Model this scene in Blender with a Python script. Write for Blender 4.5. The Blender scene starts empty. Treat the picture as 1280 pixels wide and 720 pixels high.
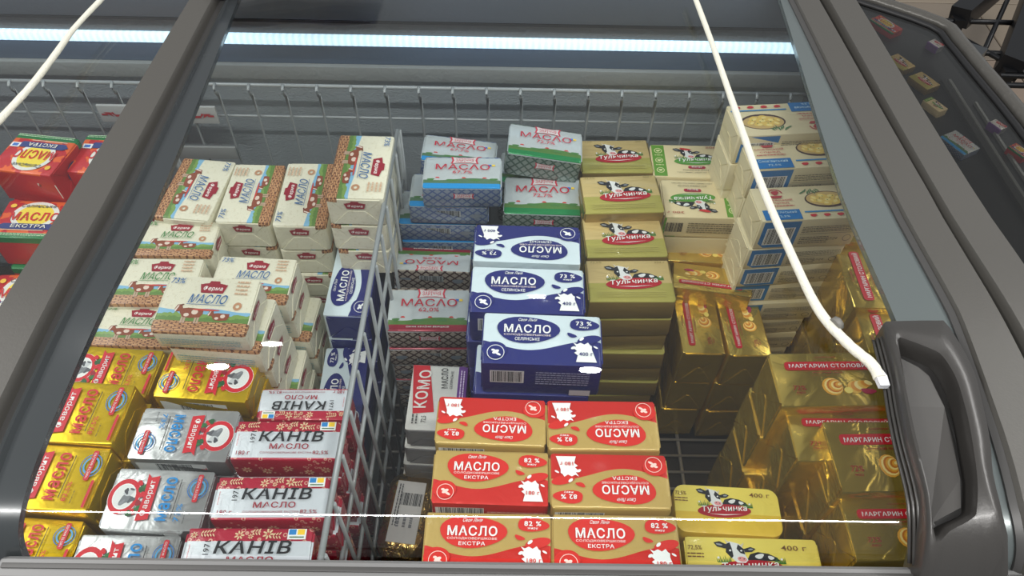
import bpy, bmesh, math, random
from math import sin, cos, pi, radians
from mathutils import Vector, Matrix
random.seed(7)
sc = bpy.context.scene
COL = sc.collection

# ------------------------------------------------------------------ camera, world, lamps, exposure
cd = bpy.data.cameras.new('camera'); cam = bpy.data.objects.new('camera', cd); COL.objects.link(cam)
cd.sensor_width = 36.0; cd.lens = 980/1280*36.0; cd.clip_start = .01
cam.matrix_world = (Matrix.Translation((0, 0, 1.0)) @ Matrix.Rotation(radians(-.8), 4, 'Z')
                    @ Matrix.Rotation(radians(90-50.9), 4, 'X') @ Matrix.Rotation(radians(1.5), 4, 'Z'))
sc.camera = cam
sc.view_settings.view_transform = 'Standard'; sc.view_settings.look = 'None'
sc.view_settings.exposure = 0.0; sc.view_settings.gamma = 1.0

world = bpy.data.worlds.new('shop_light'); sc.world = world; world.use_nodes = True
wn = world.node_tree.nodes; wl = world.node_tree.links
bg = wn['Background']; bg.inputs['Strength'].default_value = .33
bg.inputs['Color'].default_value = (.93, .965, 1.0, 1)

def area(name, loc, rot, sx, sy, power, col=(1, .98, .95)):
    d = bpy.data.lights.new(name, 'AREA'); d.shape = 'RECTANGLE'; d.size = sx; d.size_y = sy
    d.energy = power; d.color = col
    o = bpy.data.objects.new(name, d); COL.objects.link(o); o.location = loc; o.rotation_euler = rot
    return o
area('ceiling_tube_light', (0, -.72, 3.0), (0, 0, 0), 3.6, .08, 84)
area('ceiling_side_light', (-2.6, .8, 3.0), (0, radians(-25), 0), .6, 3.0, 60)
area('ceiling_side_light', (2.6, 1.0, 3.0), (0, radians(25), 0), .6, 3.0, 60)
for sx, sy in ((.18, 3.25), (.39, 2.05), (-1.28, 2.03), (-1.09, 2.29)):
    area('ceiling_downlight', (sx, sy, 3.0), (0, 0, 0), .10, .05, .8).data.shape = 'ELLIPSE'

# ------------------------------------------------------------------ materials
def lin(c):
    return tuple(((v/255)/12.92 if v/255 <= .04045 else ((v/255+.055)/1.055)**2.4) for v in c)+(1,)
_m = {}
def mat(name, col, metal=0., rough=.5, bump=0., bscale=90., spec=.5, coat=0., emit=0., aniso=None):
    if name in _m: return _m[name]
    m = bpy.data.materials.new(name); m.use_nodes = True; _m[name] = m
    n = m.node_tree.nodes; l = m.node_tree.links; b = n['Principled BSDF']
    b.inputs['Base Color'].default_value = lin(col); b.inputs['Metallic'].default_value = metal
    b.inputs['Roughness'].default_value = rough; b.inputs['Specular IOR Level'].default_value = spec
    b.inputs['Coat Weight'].default_value = coat; b.inputs['Coat Roughness'].default_value = .12
    if emit:
        b.inputs['Emission Color'].default_value = lin(col); b.inputs['Emission Strength'].default_value = emit
    if bump:
        add_bump(m, bump, bscale, aniso)
    return m
def add_bump(m, strength, scale, aniso=None):
    n = m.node_tree.nodes; l = m.node_tree.links; b = n['Principled BSDF']
    tc = n.new('ShaderNodeTexCoord'); mp = n.new('ShaderNodeMapping')
    if aniso: mp.inputs['Scale'].default_value = aniso
    oi = n.new('ShaderNodeObjectInfo'); ad = n.new('ShaderNodeVectorMath'); ad.operation = 'ADD'
    l.new(tc.outputs['Object'], mp.inputs['Vector']); l.new(mp.outputs[0], ad.inputs[0])
    no = n.new('ShaderNodeTexNoise'); no.inputs['Scale'].default_value = scale
    no.inputs['Detail'].default_value = 3; no.inputs['Distortion'].default_value = .8
    l.new(ad.outputs[0], no.inputs['Vector'])
    bp = n.new('ShaderNodeBump'); bp.inputs['Strength'].default_value = strength; bp.inputs['Distance'].default_value = .004
    l.new(no.outputs['Fac'], bp.inputs['Height']); l.new(bp.outputs[0], b.inputs['Normal'])
def ink(col, rough=.42, metal=0.):
    return mat('ink_%d_%d_%d_%d' % (*col, int(metal*10)), col, metal, rough, .12, 70, coat=.15)

class Regions:
    """Colour regions on a wrapper, from the pack's own coordinates (printed paper wraps over the edges)."""
    def __init__(s, m):
        s.m = m; s.n = m.node_tree.nodes; s.l = m.node_tree.links; s.b = s.n['Principled BSDF']
        tc = s.n.new('ShaderNodeTexCoord'); sp = s.n.new('ShaderNodeSeparateXYZ'); s.tc = tc
        s.l.new(tc.outputs['Object'], sp.inputs[0]); s.x, s.y, s.z = sp.outputs
        s.cur = None; s.base = s.b.inputs['Base Color'].default_value[:]
    def M(s, op, a, b=None, c=None):
        n = s.n.new('ShaderNodeMath'); n.operation = op
        for i, v in enumerate((a, b, c)):
            if v is None: continue
            if isinstance(v, (int, float)): n.inputs[i].default_value = v
            else: s.l.new(v, n.inputs[i])
        return n.outputs[0]
    def gt(s, a, b): return s.M('GREATER_THAN', a, b)
    def lt(s, a, b): return s.M('LESS_THAN', a, b)
    def AND(s, *f):
        r = f[0]
        for q in f[1:]: r = s.M('MULTIPLY', r, q)
        return r
    def paint(s, fac, col):
        mx = s.n.new('ShaderNodeMix'); mx.data_type = 'RGBA'
        s.l.new(fac, mx.inputs['Factor'])
        if s.cur is None: mx.inputs[6].default_value = s.base
        else: s.l.new(s.cur, mx.inputs[6])
        if isinstance(col, tuple): mx.inputs[7].default_value = lin(col)
        else: s.l.new(col, mx.inputs[7])
        s.cur = mx.outputs[2]; s.l.new(s.cur, s.b.inputs['Base Color'])
    def metal(s, fac, v0, v1, rough=None):
        s.l.new(s.M('MULTIPLY_ADD', fac, v1-v0, v0), s.b.inputs['Metallic'])
    def wave(s, amp, freq, ph, off):   # off + amp*sin(freq*x+ph)
        return s.M('MULTIPLY_ADD', s.M('SINE', s.M('MULTIPLY_ADD', s.x, freq, ph)), amp, off)

# ------------------------------------------------------------------ object helpers
def link(name, me, parent=None, mats=None):
    if mats:
        for m in mats: me.materials.append(m)
    o = bpy.data.objects.new(name, me); COL.objects.link(o)
    if parent is not None: o.parent = parent
    return o
def tag(o, label=None, cat=None, group=None, kind=None):
    if label: o['label'] = label
    if cat: o['category'] = cat
    if group: o['group'] = group
    if kind: o['kind'] = kind
    return o
def empty(name, loc=(0, 0, 0)):
    o = bpy.data.objects.new(name, None); COL.objects.link(o); o.location = loc; o.empty_display_size = .02
    return o
def bm_mesh(bm, name='m', smooth=False, angle=None):
    me = bpy.data.meshes.new(name); bm.normal_update(); bm.to_mesh(me); bm.free()
    if smooth:
        for p in me.polygons: p.use_smooth = True
    if angle is not None: me.set_sharp_from_angle(angle=radians(angle))
    return me
def box_bm(x0, x1, y0, y1, z0, z1, bev=0, seg=2, bm=None):
    own = bm is None
    if own: bm = bmesh.new()
    r = bmesh.ops.create_cube(bm, size=1)
    for v in r['verts']:
        v.co = Vector(((x0+x1)/2+v.co.x*(x1-x0), (y0+y1)/2+v.co.y*(y1-y0), (z0+z1)/2+v.co.z*(z1-z0)))
    if bev and own:
        bmesh.ops.bevel(bm, geom=bm.edges[:], offset=bev, segments=seg, profile=.6, affect='EDGES')
    return bm
def box(name, x0, x1, y0, y1, z0, z1, m, parent=None, bev=0, seg=2):
    return link(name, bm_mesh(box_bm(x0, x1, y0, y1, z0, z1, bev, seg), name, bool(bev), 35 if bev else None), parent, [m])
def rod_me(p0, p1, r, n=8):
    p0 = Vector(p0); p1 = Vector(p1); d = (p1-p0).normalized()
    a = d.orthogonal().normalized(); b = d.cross(a)
    vs = []; fs = []
    for p in (p0, p1):
        for i in range(n):
            t = 2*pi*i/n; vs.append(p+a*cos(t)*r+b*sin(t)*r)
    for i in range(n): fs.append((i, (i+1) % n, n+(i+1) % n, n+i))
    fs.append(tuple(range(n-1, -1, -1))); fs.append(tuple(range(n, 2*n)))
    me = bpy.data.meshes.new('rod'); me.from_pydata(vs, [], fs)
    for p in me.polygons: p.use_smooth = len(p.vertices) == 4 and n > 4
    return me
def rod(name, p0, p1, r, m, parent=None, n=8): return link(name, rod_me(p0, p1, r, n), parent, [m])
def tube_me(pts, r, n=10, sub=6, rad=None, wob=0):
    P = [Vector(p) for p in pts]; Q = []; T = []
    for i in range(len(P)-1):
        a = P[max(i-1, 0)]; b = P[i]; c = P[i+1]; d = P[min(i+2, len(P)-1)]
        for k in range(sub):
            t = k/sub
            Q.append(.5*((2*b)+(c-a)*t+(2*a-5*b+4*c-d)*t*t+(3*b-a-3*c+d)*t**3)); T.append((i+t)/(len(P)-1))
    Q.append(P[-1]); T.append(1)
    vs = []; fs = []
    for i, q in enumerate(Q):
        d = (Q[min(i+1, len(Q)-1)]-Q[max(i-1, 0)]).normalized()
        b = d.cross(Vector((0, 0, 1))).normalized(); a = b.cross(d)
        rr = r*(rad(T[i]) if rad else 1)*(1+random.uniform(-wob, wob))
        for k in range(n):
            t = 2*pi*k/n; vs.append(q+a*cos(t)*rr*.8+b*sin(t)*rr)
    for i in range(len(Q)-1):
        for k in range(n): fs.append((i*n+k, i*n+(k+1) % n, (i+1)*n+(k+1) % n, (i+1)*n+k))
    fs.append(tuple(range(n))); fs.append(tuple(range(len(vs)-1, len(vs)-n-1, -1)))
    me = bpy.data.meshes.new('tube'); me.from_pydata(vs, [], fs)
    bm = bmesh.new(); bm.from_mesh(me); bmesh.ops.recalc_face_normals(bm, faces=bm.faces); bm.to_mesh(me); bm.free()
    for p in me.polygons: p.use_smooth = len(p.vertices) == 4
    return me

# ------------------------------------------------------------------ flat print on wrappers (millimetres on a face)
_tx = {}
def text_geo(s, off, res=2):
    k = (s, off, res)
    if k not in _tx:
        c = bpy.data.curves.new('t', 'FONT'); c.body = s; c.offset = min(off*.4, .02); c.space_character = 1+min(off*2.2, .12); c.resolution_u = res
        o = bpy.data.objects.new('t', c); COL.objects.link(o); bpy.context.view_layer.update()
        me = o.evaluated_get(bpy.context.evaluated_depsgraph_get()).to_mesh()
        v = [(p.co.x, p.co.y) for p in me.vertices]; f = [tuple(p.vertices) for p in me.polygons]
        o.evaluated_get(bpy.context.evaluated_depsgraph_get()).to_mesh_clear()
        bpy.data.objects.remove(o); bpy.data.curves.remove(c)
        x0 = min(a[0] for a in v); x1 = max(a[0] for a in v); y0 = min(a[1] for a in v); y1 = max(a[1] for a in v)
        _tx[k] = ([((a-(x0+x1)/2)/(x1-x0), (b-(y0+y1)/2)/(y1-y0)) for a, b in v], f)
    return _tx[k]
class Print:
    def __init__(s): s.parts = {}; s.frame((0, 0, 0), (1, 0, 0), (0, 1, 0)); s.part = 'lettering'; s.lay = 0; s.sub = (0, 0, 0, 1)
    def frame(s, o, ex, ey): s.o = Vector(o); s.ex = Vector(ex); s.ey = Vector(ey); s.nn = s.ex.cross(s.ey)
    def to(s, part): s.part = part; s.lay = {'picture': 0, 'emblem': 22, 'lettering': 50, 'barcode_label': 0}.get(part, 0); return s
    def at(s, x=0, y=0, rot=0, k=1): s.sub = (x, y, radians(rot), k); return s
    def add(s, pts, faces, col):
        vs, fs, ms, cols = s.parts.setdefault(s.part, ([], [], [], []))
        if col not in cols: cols.append(col)
        mi = cols.index(col); b = len(vs); s.lay += 1; z = .00016+s.lay*.000035
        sx, sy, sr, k = s.sub; c, n = cos(sr), sin(sr)
        for x, y in pts:
            X = (sx+k*(x*c-y*n))*.001; Y = (sy+k*(x*n+y*c))*.001
            vs.append(s.o+s.ex*X+s.ey*Y+s.nn*z)
        for f in faces:
            fs.append(tuple(b+i for i in f)); ms.append(mi)
        return s
    def poly(s, pts, col):
        a = sum(pts[i][0]*pts[(i+1) % len(pts)][1]-pts[(i+1) % len(pts)][0]*pts[i][1] for i in range(len(pts)))
        if a < 0: pts = pts[::-1]
        return s.add(pts, [tuple(range(len(pts)))], col)
    def rect(s, cx, cy, w, h, col, rot=0):
        c, n = cos(radians(rot)), sin(radians(rot))
        return s.poly([(cx+x*c-y*n, cy+x*n+y*c) for x, y in ((-w/2, -h/2), (w/2, -h/2), (w/2, h/2), (-w/2, h/2))], col)
    def rrect(s, cx, cy, w, h, r, col, rot=0):
        c, n = cos(radians(rot)), sin(radians(rot)); P = []
        for qx, qy, a0 in ((w/2-r, h/2-r, 0), (-w/2+r, h/2-r, 90), (-w/2+r, -h/2+r, 180), (w/2-r, -h/2+r, 270)):
            for k in range(4):
                a = radians(a0+30*k); P.append((qx+r*cos(a), qy+r*sin(a)))
        return s.poly([(cx+x*c-y*n, cy+x*n+y*c) for x, y in P], col)
    def ell(s, cx, cy, w, h, col, rot=0, n=20, wob=0, seed=0):
        c, q = cos(radians(rot)), sin(radians(rot)); P = []
        for i in range(n):
            t = 2*pi*i/n; k = 1+wob*sin(3*t+seed)+wob*.6*sin(2*t+seed*2)
            x = w/2*cos(t)*k; y = h/2*sin(t)*k; P.append((cx+x*c-y*q, cy+x*q+y*c))
        return s.poly(P, col)
    def ring(s, cx, cy, r, wd, col, n=24, a0=0, a1=360, ky=1):
        pts = []; fs = []
        for i in range(n+1):
            t = radians(a0+(a1-a0)*i/n)
            pts += [(cx+(r-wd)*cos(t), cy+(r-wd)*sin(t)*ky), (cx+r*cos(t), cy+r*sin(t)*ky)]
        for i in range(n): fs.append((2*i, 2*i+1, 2*i+3, 2*i+2))
        return s.add(pts, fs, col)
    def text(s, t, cx, cy, w, h, col, rot=0, bold=.02, slant=0, res=2):
        v, f = text_geo(t, bold, res); c, n = cos(radians(rot)), sin(radians(rot))
        P = []
        for x, y in v:
            X = x*w+slant*y*h; Y = y*h; P.append((cx+X*c-Y*n, cy+X*n+Y*c))
        return s.add(P, f, col)
    def lines(s, cx, cy, w, h, n, col, dens=.8, seed=1):   # rows of tiny unreadable print
        rr = random.Random(seed); pts = []; fs = []
        for i in range(n):
            y = cy+h/2-(i+.5)*h/n; x = cx-w/2
            while x < cx+w/2-1:
                l = min(rr.uniform(1.5, 5), cx+w/2-x); b = len(pts); t = h/n*.22
                pts += [(x, y-t), (x+l, y-t), (x+l, y+t), (x, y+t)]; fs.append((b, b+1, b+2, b+3)); x += l+.7
        return s.add(pts, fs, col)
    def bars(s, cx, cy, w, h, col=(25, 25, 28), seed=3, rot=0):
        rr = random.Random(seed); pts = []; fs = []; x = -w/2; c, n = cos(radians(rot)), sin(radians(rot))
        while x < w/2-.3:
            l = rr.choice((.35, .5, .9)); b = len(pts)
            for X, Y in ((x, -h/2), (x+l, -h/2), (x+l, h/2), (x, h/2)): pts.append((cx+X*c-Y*n, cy+X*n+Y*c))
            fs.append((b, b+1, b+2, b+3)); x += l+rr.choice((.35, .5, .8))
        return s.add(pts, fs, col)
    def meshes(s):
        out = []
        for name, (vs, fs, ms, cols) in s.parts.items():
            me = bpy.data.meshes.new(name); me.from_pydata(vs, [], fs)
            for c in cols: me.materials.append(ink(c) if len(c) == 3 else ink(c[:3], .3, c[3]))
            me.polygons.foreach_set('material_index', ms); out.append((name, me))
        return out

# ------------------------------------------------------------------ the brick of a pack, and the folded ends of its foil
def brick_me(W, D, T, m, r=.0028, soft=0., seed=0, seg=2, round_corners=0.):
    bm = bmesh.new(); bmesh.ops.create_cube(bm, size=1)
    for v in bm.verts: v.co = Vector((v.co.x*W, v.co.y*D, (v.co.z+.5)*T))
    if round_corners:
        e = [e for e in bm.edges if abs(e.verts[0].co.z-e.verts[1].co.z) > T*.5]
        bmesh.ops.bevel(bm, geom=e, offset=round_corners, segments=5, profile=.5, affect='EDGES')
        e = [e for e in bm.edges if abs(e.verts[0].co.z-e.verts[1].co.z) < 1e-6 and not all(f.normal.z == 0 for f in e.link_faces)]
        e = [e for e in bm.edges if len(e.link_faces) == 2 and e.calc_face_angle(0) > 1]
        bmesh.ops.bevel(bm, geom=e, offset=r, segments=seg, profile=.6, affect='EDGES')
    else:
        bmesh.ops.bevel(bm, geom=bm.edges[:], offset=r, segments=seg, profile=.6, affect='EDGES')
    if soft:
        rr = random.Random(seed)
        for v in bm.verts:
            if v.co.z < T-.0005:
                v.co.x += rr.uniform(-soft, soft); v.co.y += rr.uniform(-soft, soft)
            else:
                v.co.x += rr.uniform(-soft, soft)*.5; v.co.y += rr.uniform(-soft, soft)*.5
    me = bm_mesh(bm, 'wrapper', True, 50); me.materials.append(m); return me
def folds_me(W, D, T, m, th=.0009):
    """Envelope folds: on each end two side triangles tucked under a top and a bottom flap."""
    bm = bmesh.new(); i = .0035
    for s in (-1, 1):
        x = s*W/2
        def tri(pts, d):
            a = [bm.verts.new((x-s*.0004, p[0], p[1])) for p in pts]
            b = [bm.verts.new((x+s*d, p[0], p[1])) for p in pts]
            n = len(pts); bm.faces.new(b)
            for k in range(n): bm.faces.new((a[k], a[(k+1) % n], b[(k+1) % n], b[k]))
        h = D/2-i; m1 = min(T/2, h)*.92
        tri([(-h, i), (-h, T-i), (-h+m1, T/2)], th*.5)
        tri([(h, i), (h, T-i), (h-m1, T/2)], th*.5)
        tri([(-h+.001, T-i*.6), (h-.001, T-i*.6), (h-m1, T/2-.001), (-h+m1, T/2-.001)], th)
        tri([(-h+.001, i*.6), (h-.001, i*.6), (h-m1, T/2+.002), (-h+m1, T/2+.002)], th*1.5)
    bmesh.ops.recalc_face_normals(bm, faces=bm.faces)
    me = bm_mesh(bm, 'folds'); me.materials.append(m); return me

# ------------------------------------------------------------------ the kinds of pack
def wrapper(name, col, metal=0., rough=.45, bump=.25, bscale=60, coat=.2, aniso=None):
    return mat(name, col, metal, rough, bump, bscale, coat=coat, aniso=aniso)
def F_top(p, W, D, T): p.frame((0, 0, T), (1, 0, 0), (0, 1, 0)); return p
def F_front(p, W, D, T, e=0): p.frame((0, -D/2-e, T/2), (1, 0, 0), (0, 0, 1)); return p
def F_back(p, W, D, T, e=0): p.frame((0, D/2+e, T/2), (-1, 0, 0), (0, 0, 1)); return p
def F_left(p, W, D, T, e=.0016): p.frame((-W/2-e, 0, T/2), (0, -1, 0), (0, 0, 1)); return p
def F_right(p, W, D, T, e=.0016): p.frame((W/2+e, 0, T/2), (0, 1, 0), (0, 0, 1)); return p
FR = {'front': F_front, 'back': F_back, 'left': F_left, 'right': F_right}
KINDS = {}
def kind(key, nm, cat, W, D, T, m, top, side=None, ends=None, folds=True, soft=.0006, round_corners=0., r=.0028, fold_mat=None):
    k = dict(nm=nm, cat=cat, W=W, D=D, T=T, body=brick_me(W, D, T, m, r, soft, len(KINDS), 2, round_corners),
             folds=folds_me(W, D, T, fold_mat or m) if folds else None, sides={})
    p = F_top(Print(), W, D, T); top(p); k['top'] = p.meshes()
    for s in ('front', 'back'):
        if side: q = FR[s](Print(), W, D, T); q.to('barcode_label'); side(q); k['sides'][s] = q.meshes()
    for s in ('left', 'right'):
        if ends: q = FR[s](Print(), W, D, T); q.to('emblem'); ends(q); k['sides'][s] = q.meshes()
    KINDS[key] = k

RED = (205, 30, 45); DRED = (150, 25, 45); BLACK = (30, 30, 34); WHITE = (238, 240, 238); BLUE = (40, 110, 180)

# --- farm butter: paper wrapper, wicker band, meadow with cows
def ferma_mat():
    m = wrapper('farm_wrapper', (226, 222, 200), 0, .5, .3, 45)
    R = Regions(m); y, z = R.y, R.z; topz = R.gt(z, .0405)
    nz = R.n.new('ShaderNodeTexNoise'); nz.inputs['Scale'].default_value = 260; R.l.new(R.tc.outputs['Object'], nz.inputs['Vector'])
    R.paint(R.gt(nz.outputs['Fac'], .62), (217, 211, 186))
    R.paint(R.AND(topz, R.lt(y, R.wave(.0015, 90, 1, -.006))), (130, 182, 214))
    n2 = R.n.new('ShaderNodeTexNoise'); n2.inputs['Scale'].default_value = 150; R.l.new(R.tc.outputs['Object'], n2.inputs['Vector'])
    gline = R.M('MULTIPLY_ADD', n2.outputs['Fac'], .008, -.0155)
    R.paint(R.AND(topz, R.lt(y, gline)), (122, 156, 78)); R.paint(R.AND(topz, R.lt(y, R.M('SUBTRACT', gline, .0035))), (96, 132, 62))
    br = R.n.new('ShaderNodeTexBrick'); br.inputs['Scale'].default_value = 1
    mp = R.n.new('ShaderNodeMapping'); mp.inputs['Scale'].default_value = (120, 430, 0)
    R.l.new(R.tc.outputs['Object'], mp.inputs[0]); nd = R.n.new('ShaderNodeTexNoise'); nd.inputs['Scale'].default_value = 220; R.l.new(R.tc.outputs['Object'], nd.inputs['Vector']); va = R.n.new('ShaderNodeVectorMath'); va.operation = 'ADD'; R.l.new(mp.outputs[0], va.inputs[0]); R.l.new(nd.outputs['Color'], va.inputs[1]); R.l.new(va.outputs[0], br.inputs['Vector'])
    br.inputs['Color1'].default_value = lin((206, 158, 112)); br.inputs['Color2'].default_value = lin((182, 130, 88)); br.inputs['Mortar'].default_value = lin((112, 70, 48))
    br.inputs['Brick Width'].default_value = 1; br.inputs['Row Height'].default_value = .9; br.inputs['Mortar Size'].default_value = .12
    R.paint(R.AND(R.gt(z, .036), R.lt(y, -.0195)), br.outputs['Color'])
    return m
def farm_cow(p, x, y, k, lying=False, flip=1):
    B = (140, 72, 48); p.at(x, y, 0, k)
    f = lambda pts: [(a*flip, b) for a, b in pts]
    if not lying:
        for lx in (-7, -4.6, 5.5, 8): p.rect(lx*flip, -6, 1.8, 7, (190, 160, 140))
    p.poly(f([(-11, 1), (-10, 4.5), (-4, 5.5), (6, 5), (10.5, 5), (11, 0), (9, -3.5), (0, -4.5), (-7, -3.8)]), B)
    p.ell(3*flip, 1.5, 6, 5, (225, 205, 190)); p.ell(-4*flip, -1.5, 5, 3.4, (225, 205, 190))
    p.poly(f([(-9, 5), (-11, 8.5), (-15, 8), (-16.5, 3.5), (-15, 1), (-12, 1.5), (-10, 2)]), B)
    p.poly(f([(-14, 7.5), (-13, 7.2), (-15, 1.2), (-16.3, 2.5)]), (235, 220, 210))
    p.ell(-10.5*flip, 8, 3.5, 1.6, (110, 55, 40), 20*flip); p.at()
def ferma_top(col, pct):
    def f(p):
        p.to('picture'); farm_cow(p, -13, -11, 1.15); farm_cow(p, 19, -14, .85, True, 1)
        p.ell(2, -6.5, 30, 2.2, (200, 70, 60)); p.ring(34, -1, 4.6, 2.6, (190, 140, 105))
        p.to('emblem'); logo(p, 2, 20, 1)
        p.to('lettering'); p.text(pct, -38, 25.5, 15, 6.5, col, slant=.2); p.text('МАСЛО', 1, 5.5, 40, 10.5, col, slant=.22, bold=.012)
        p.rect(0, -1, 42, .5, col); p.lines(34, 20, 14, 18, 4, (205, 170, 140))
    return f
def logo(p, x, y, k):
    p.at(x, y, 0, k)
    p.poly([(-13, 2.6), (-11.5, 3.6), (-6, 4.4), (-5, 7), (5, 7), (6, 4.4), (11.5, 3.6), (13, 2.6)], DRED)
    p.poly([(-15, 3), (15, 3), (12, -7), (-12, -7)], DRED)
    p.text('Ферма', 0, -2, 21, 6.2, (245, 240, 235), slant=.15, bold=.03); p.at()
def ferma_side(p):
    p.to('lettering'); p.lines(0, 0, 86, 16, 4, (130, 180, 190)); p.lines(0, -12, 70, 6, 2, (150, 180, 180))
def ferma_end(p): logo(p, 0, 13, .8)
FM = ferma_mat()
kind('ferma73', 'butter_pack', 'butter', .1, .064, .042, FM, ferma_top((40, 100, 160), '73%'), ferma_side, ferma_end)
kind('ferma63', 'butter_pack', 'butter', .1, .064, .042, FM, ferma_top((55, 130, 60), '63%'), ferma_side, ferma_end)

# --- gold and silver foil with a ribbon, writing along the short side
def fav_top(ink1, silver):
    def f(p):
        p.to('emblem')
        p.ell(-33, 1, 31, 35, WHITE); p.ring(-33, 1, 15, 4, RED, ky=1.15); p.ell(-33, 1, 20, 23, (226, 228, 226)); p.ell(-31, -2, 9, 12, (120, 124, 128), -35, wob=.2)
        p.ell(-29, 5, 11, 6, (196, 200, 202), 20, wob=.15); p.ell(-32, 6, 4, 6, (70, 72, 78), 30, wob=.2); p.ell(-25, -2, 5, 7, (88, 90, 96), -35, wob=.25); p.ell(-33, -5, 6, 3, (140, 142, 148), 40, wob=.2); p.ell(-27, 8, 5, 2, (90, 92, 98), -15)
        for x, y, c in ((-22, 14, RED), (-15, 11, (40, 110, 60)), (-18, 8, (40, 90, 50)), (-16, 3, RED), (-20, -13, RED), (-16, -10, (40, 110, 60)), (-23, -15, (40, 90, 50)), (-17, -5, (150, 20, 40))):
            p.ell(x, y, 6.5, 5.5, c, wob=.15, seed=x)
        p.poly([(-15, -22), (-3, -20), (-4, 22), (-12, 20), (-16, 24), (-14, 0)], RED)
        p.ring(36, 11, 10, .9, BLUE, ky=1.05); p.ring(36, 11, 7.6, 1.6, (80, 160, 210), ky=1.05)
        p.rrect(36, 11, 5, 27, 1.5, RED)
        p.to('lettering'); p.text('Фаворит', -9, 0, 34, 7.5, WHITE, rot=90, bold=.01)
        p.text('масло', 9, 0, 42, 11, ink1, rot=90, bold=.055); p.lines(0, 0, 1, 1, 1, ink1)
        p.rect(18.5, 0, .8, 38, BLACK); p.text('73%' if silver else '82,5%', 24, -13, 17, 5, ink1, rot=90)
        p.text('ЧИСТЕ МАСЛО', 36, 11, 23, 2.2, WHITE, rot=90); p.text('маса нетто 180 г', 31, -17, 12, 1.6, BLACK, rot=90)
        if not silver: p.rrect(44, -14, 2.6, 24, 1, RED, 0)
    return f
def fav_side(p):
    p.rect(-8, 0, 68, 18, (225, 228, 228)); p.bars(-6, 0, 34, 16); p.text('L', 22, 0, 4, 6, RED, rot=90)
gm = wrapper('gold_ribbon_foil', (222, 186, 30), .72, .34, .45, 34, coat=.3)
sm = wrapper('silver_ribbon_foil', (196, 198, 198), .7, .3, .5, 30, coat=.3)
kind('favg', 'butter_pack', 'butter', .0955, .058, .033, gm, fav_top(RED, False), fav_side)
kind('favs', 'butter_pack', 'butter', .0955, .058, .033, sm, fav_top((20, 135, 205), True), fav_side)

# --- silver label between red floral bands
def kaniv_mat():
    m = wrapper('floral_wrapper', (206, 212, 218), .1, .35, .3, 50, coat=.3)
    R = Regions(m); y, z = R.y, R.z
    band = R.M('MAXIMUM', R.M('MAXIMUM', R.gt(y, .0085), R.lt(y, -.0172)), R.lt(z, .0295))
    vo = R.n.new('ShaderNodeTexVoronoi'); vo.inputs['Scale'].default_value = 150; R.l.new(R.tc.outputs['Object'], vo.inputs['Vector'])
    R.paint(band, (172, 22, 52))
    ring = R.AND(R.gt(vo.outputs['Distance'], .16), R.lt(vo.outputs['Distance'], .27))
    R.paint(R.AND(band, ring), (214, 160, 140))
    return m
def flower(p, x, y, r, col=(222, 190, 150), n=7):
    for i in range(n):
        a = 2*pi*i/n; p.ell(x+r*.6*cos(a), y+r*.6*sin(a), r*.75, r*.34, col, math.degrees(a), 8)
    p.ell(x, y, r*.5, r*.5, (190, 60, 60), n=8)
def spray(p, x, y, n=5, col=(222, 190, 150)):
    for i in range(n):
        p.ell(x+i*2.2, y+1.2+i*.3, 3, 1, col, 55, 8); p.ell(x+i*2.2, y-1.2, 3, 1, col, -55, 8)
def kaniv_top(p):
    p.to('picture')
    for x, y, r in ((-8, 13.2, 4), (14, 14, 4.6), (1, 12, 2.4), (-42, 13, 3)): flower(p, x, y, r)
    spray(p, -36, 14); spray(p, 3, 15, 3); spray(p, 19, 12, 3)
    p.to('emblem'); p.rect(36, 13.8, 14, 8.5, WHITE); p.rect(32.5, 15.5, 5.5, 4.5, (40, 130, 200)); p.rect(39, 15.5, 5.5, 4.5, (250, 205, 50)); p.rect(36, 11.4, 11, 1, (70, 110, 70))
    p.to('lettering'); p.text('1971', -30, 2.4, 11, 4.5, BLACK, rot=90)
    p.text('КАНІВ', 5, 3, 57, 10.5, BLACK, slant=.16, bold=.05)
    p.text('МАСЛО', 4, -7, 35, 5.4, DRED, bold=.04); p.text('180 г', -36, -13.6, 12, 4, DRED, bold=.03)
    p.text('82,5%', 33, -13.4, 14, 4, DRED, bold=.03); p.text('СОЛОДКОВЕРШКОВЕ ЕКСТРА', 2, -13.4, 46, 2, DRED)
    p.text('українське', -43, -1, 12, 1.4, RED, rot=90)
def kaniv_side(p):
    p.to('picture')
    for x in (-36, -18, 2, 20, 36): flower(p, x, random.uniform(-4, 6), 5)
kind('kaniv', 'butter_pack', 'butter', .096, .039, .033, kaniv_mat(), kaniv_top, kaniv_side)

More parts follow.
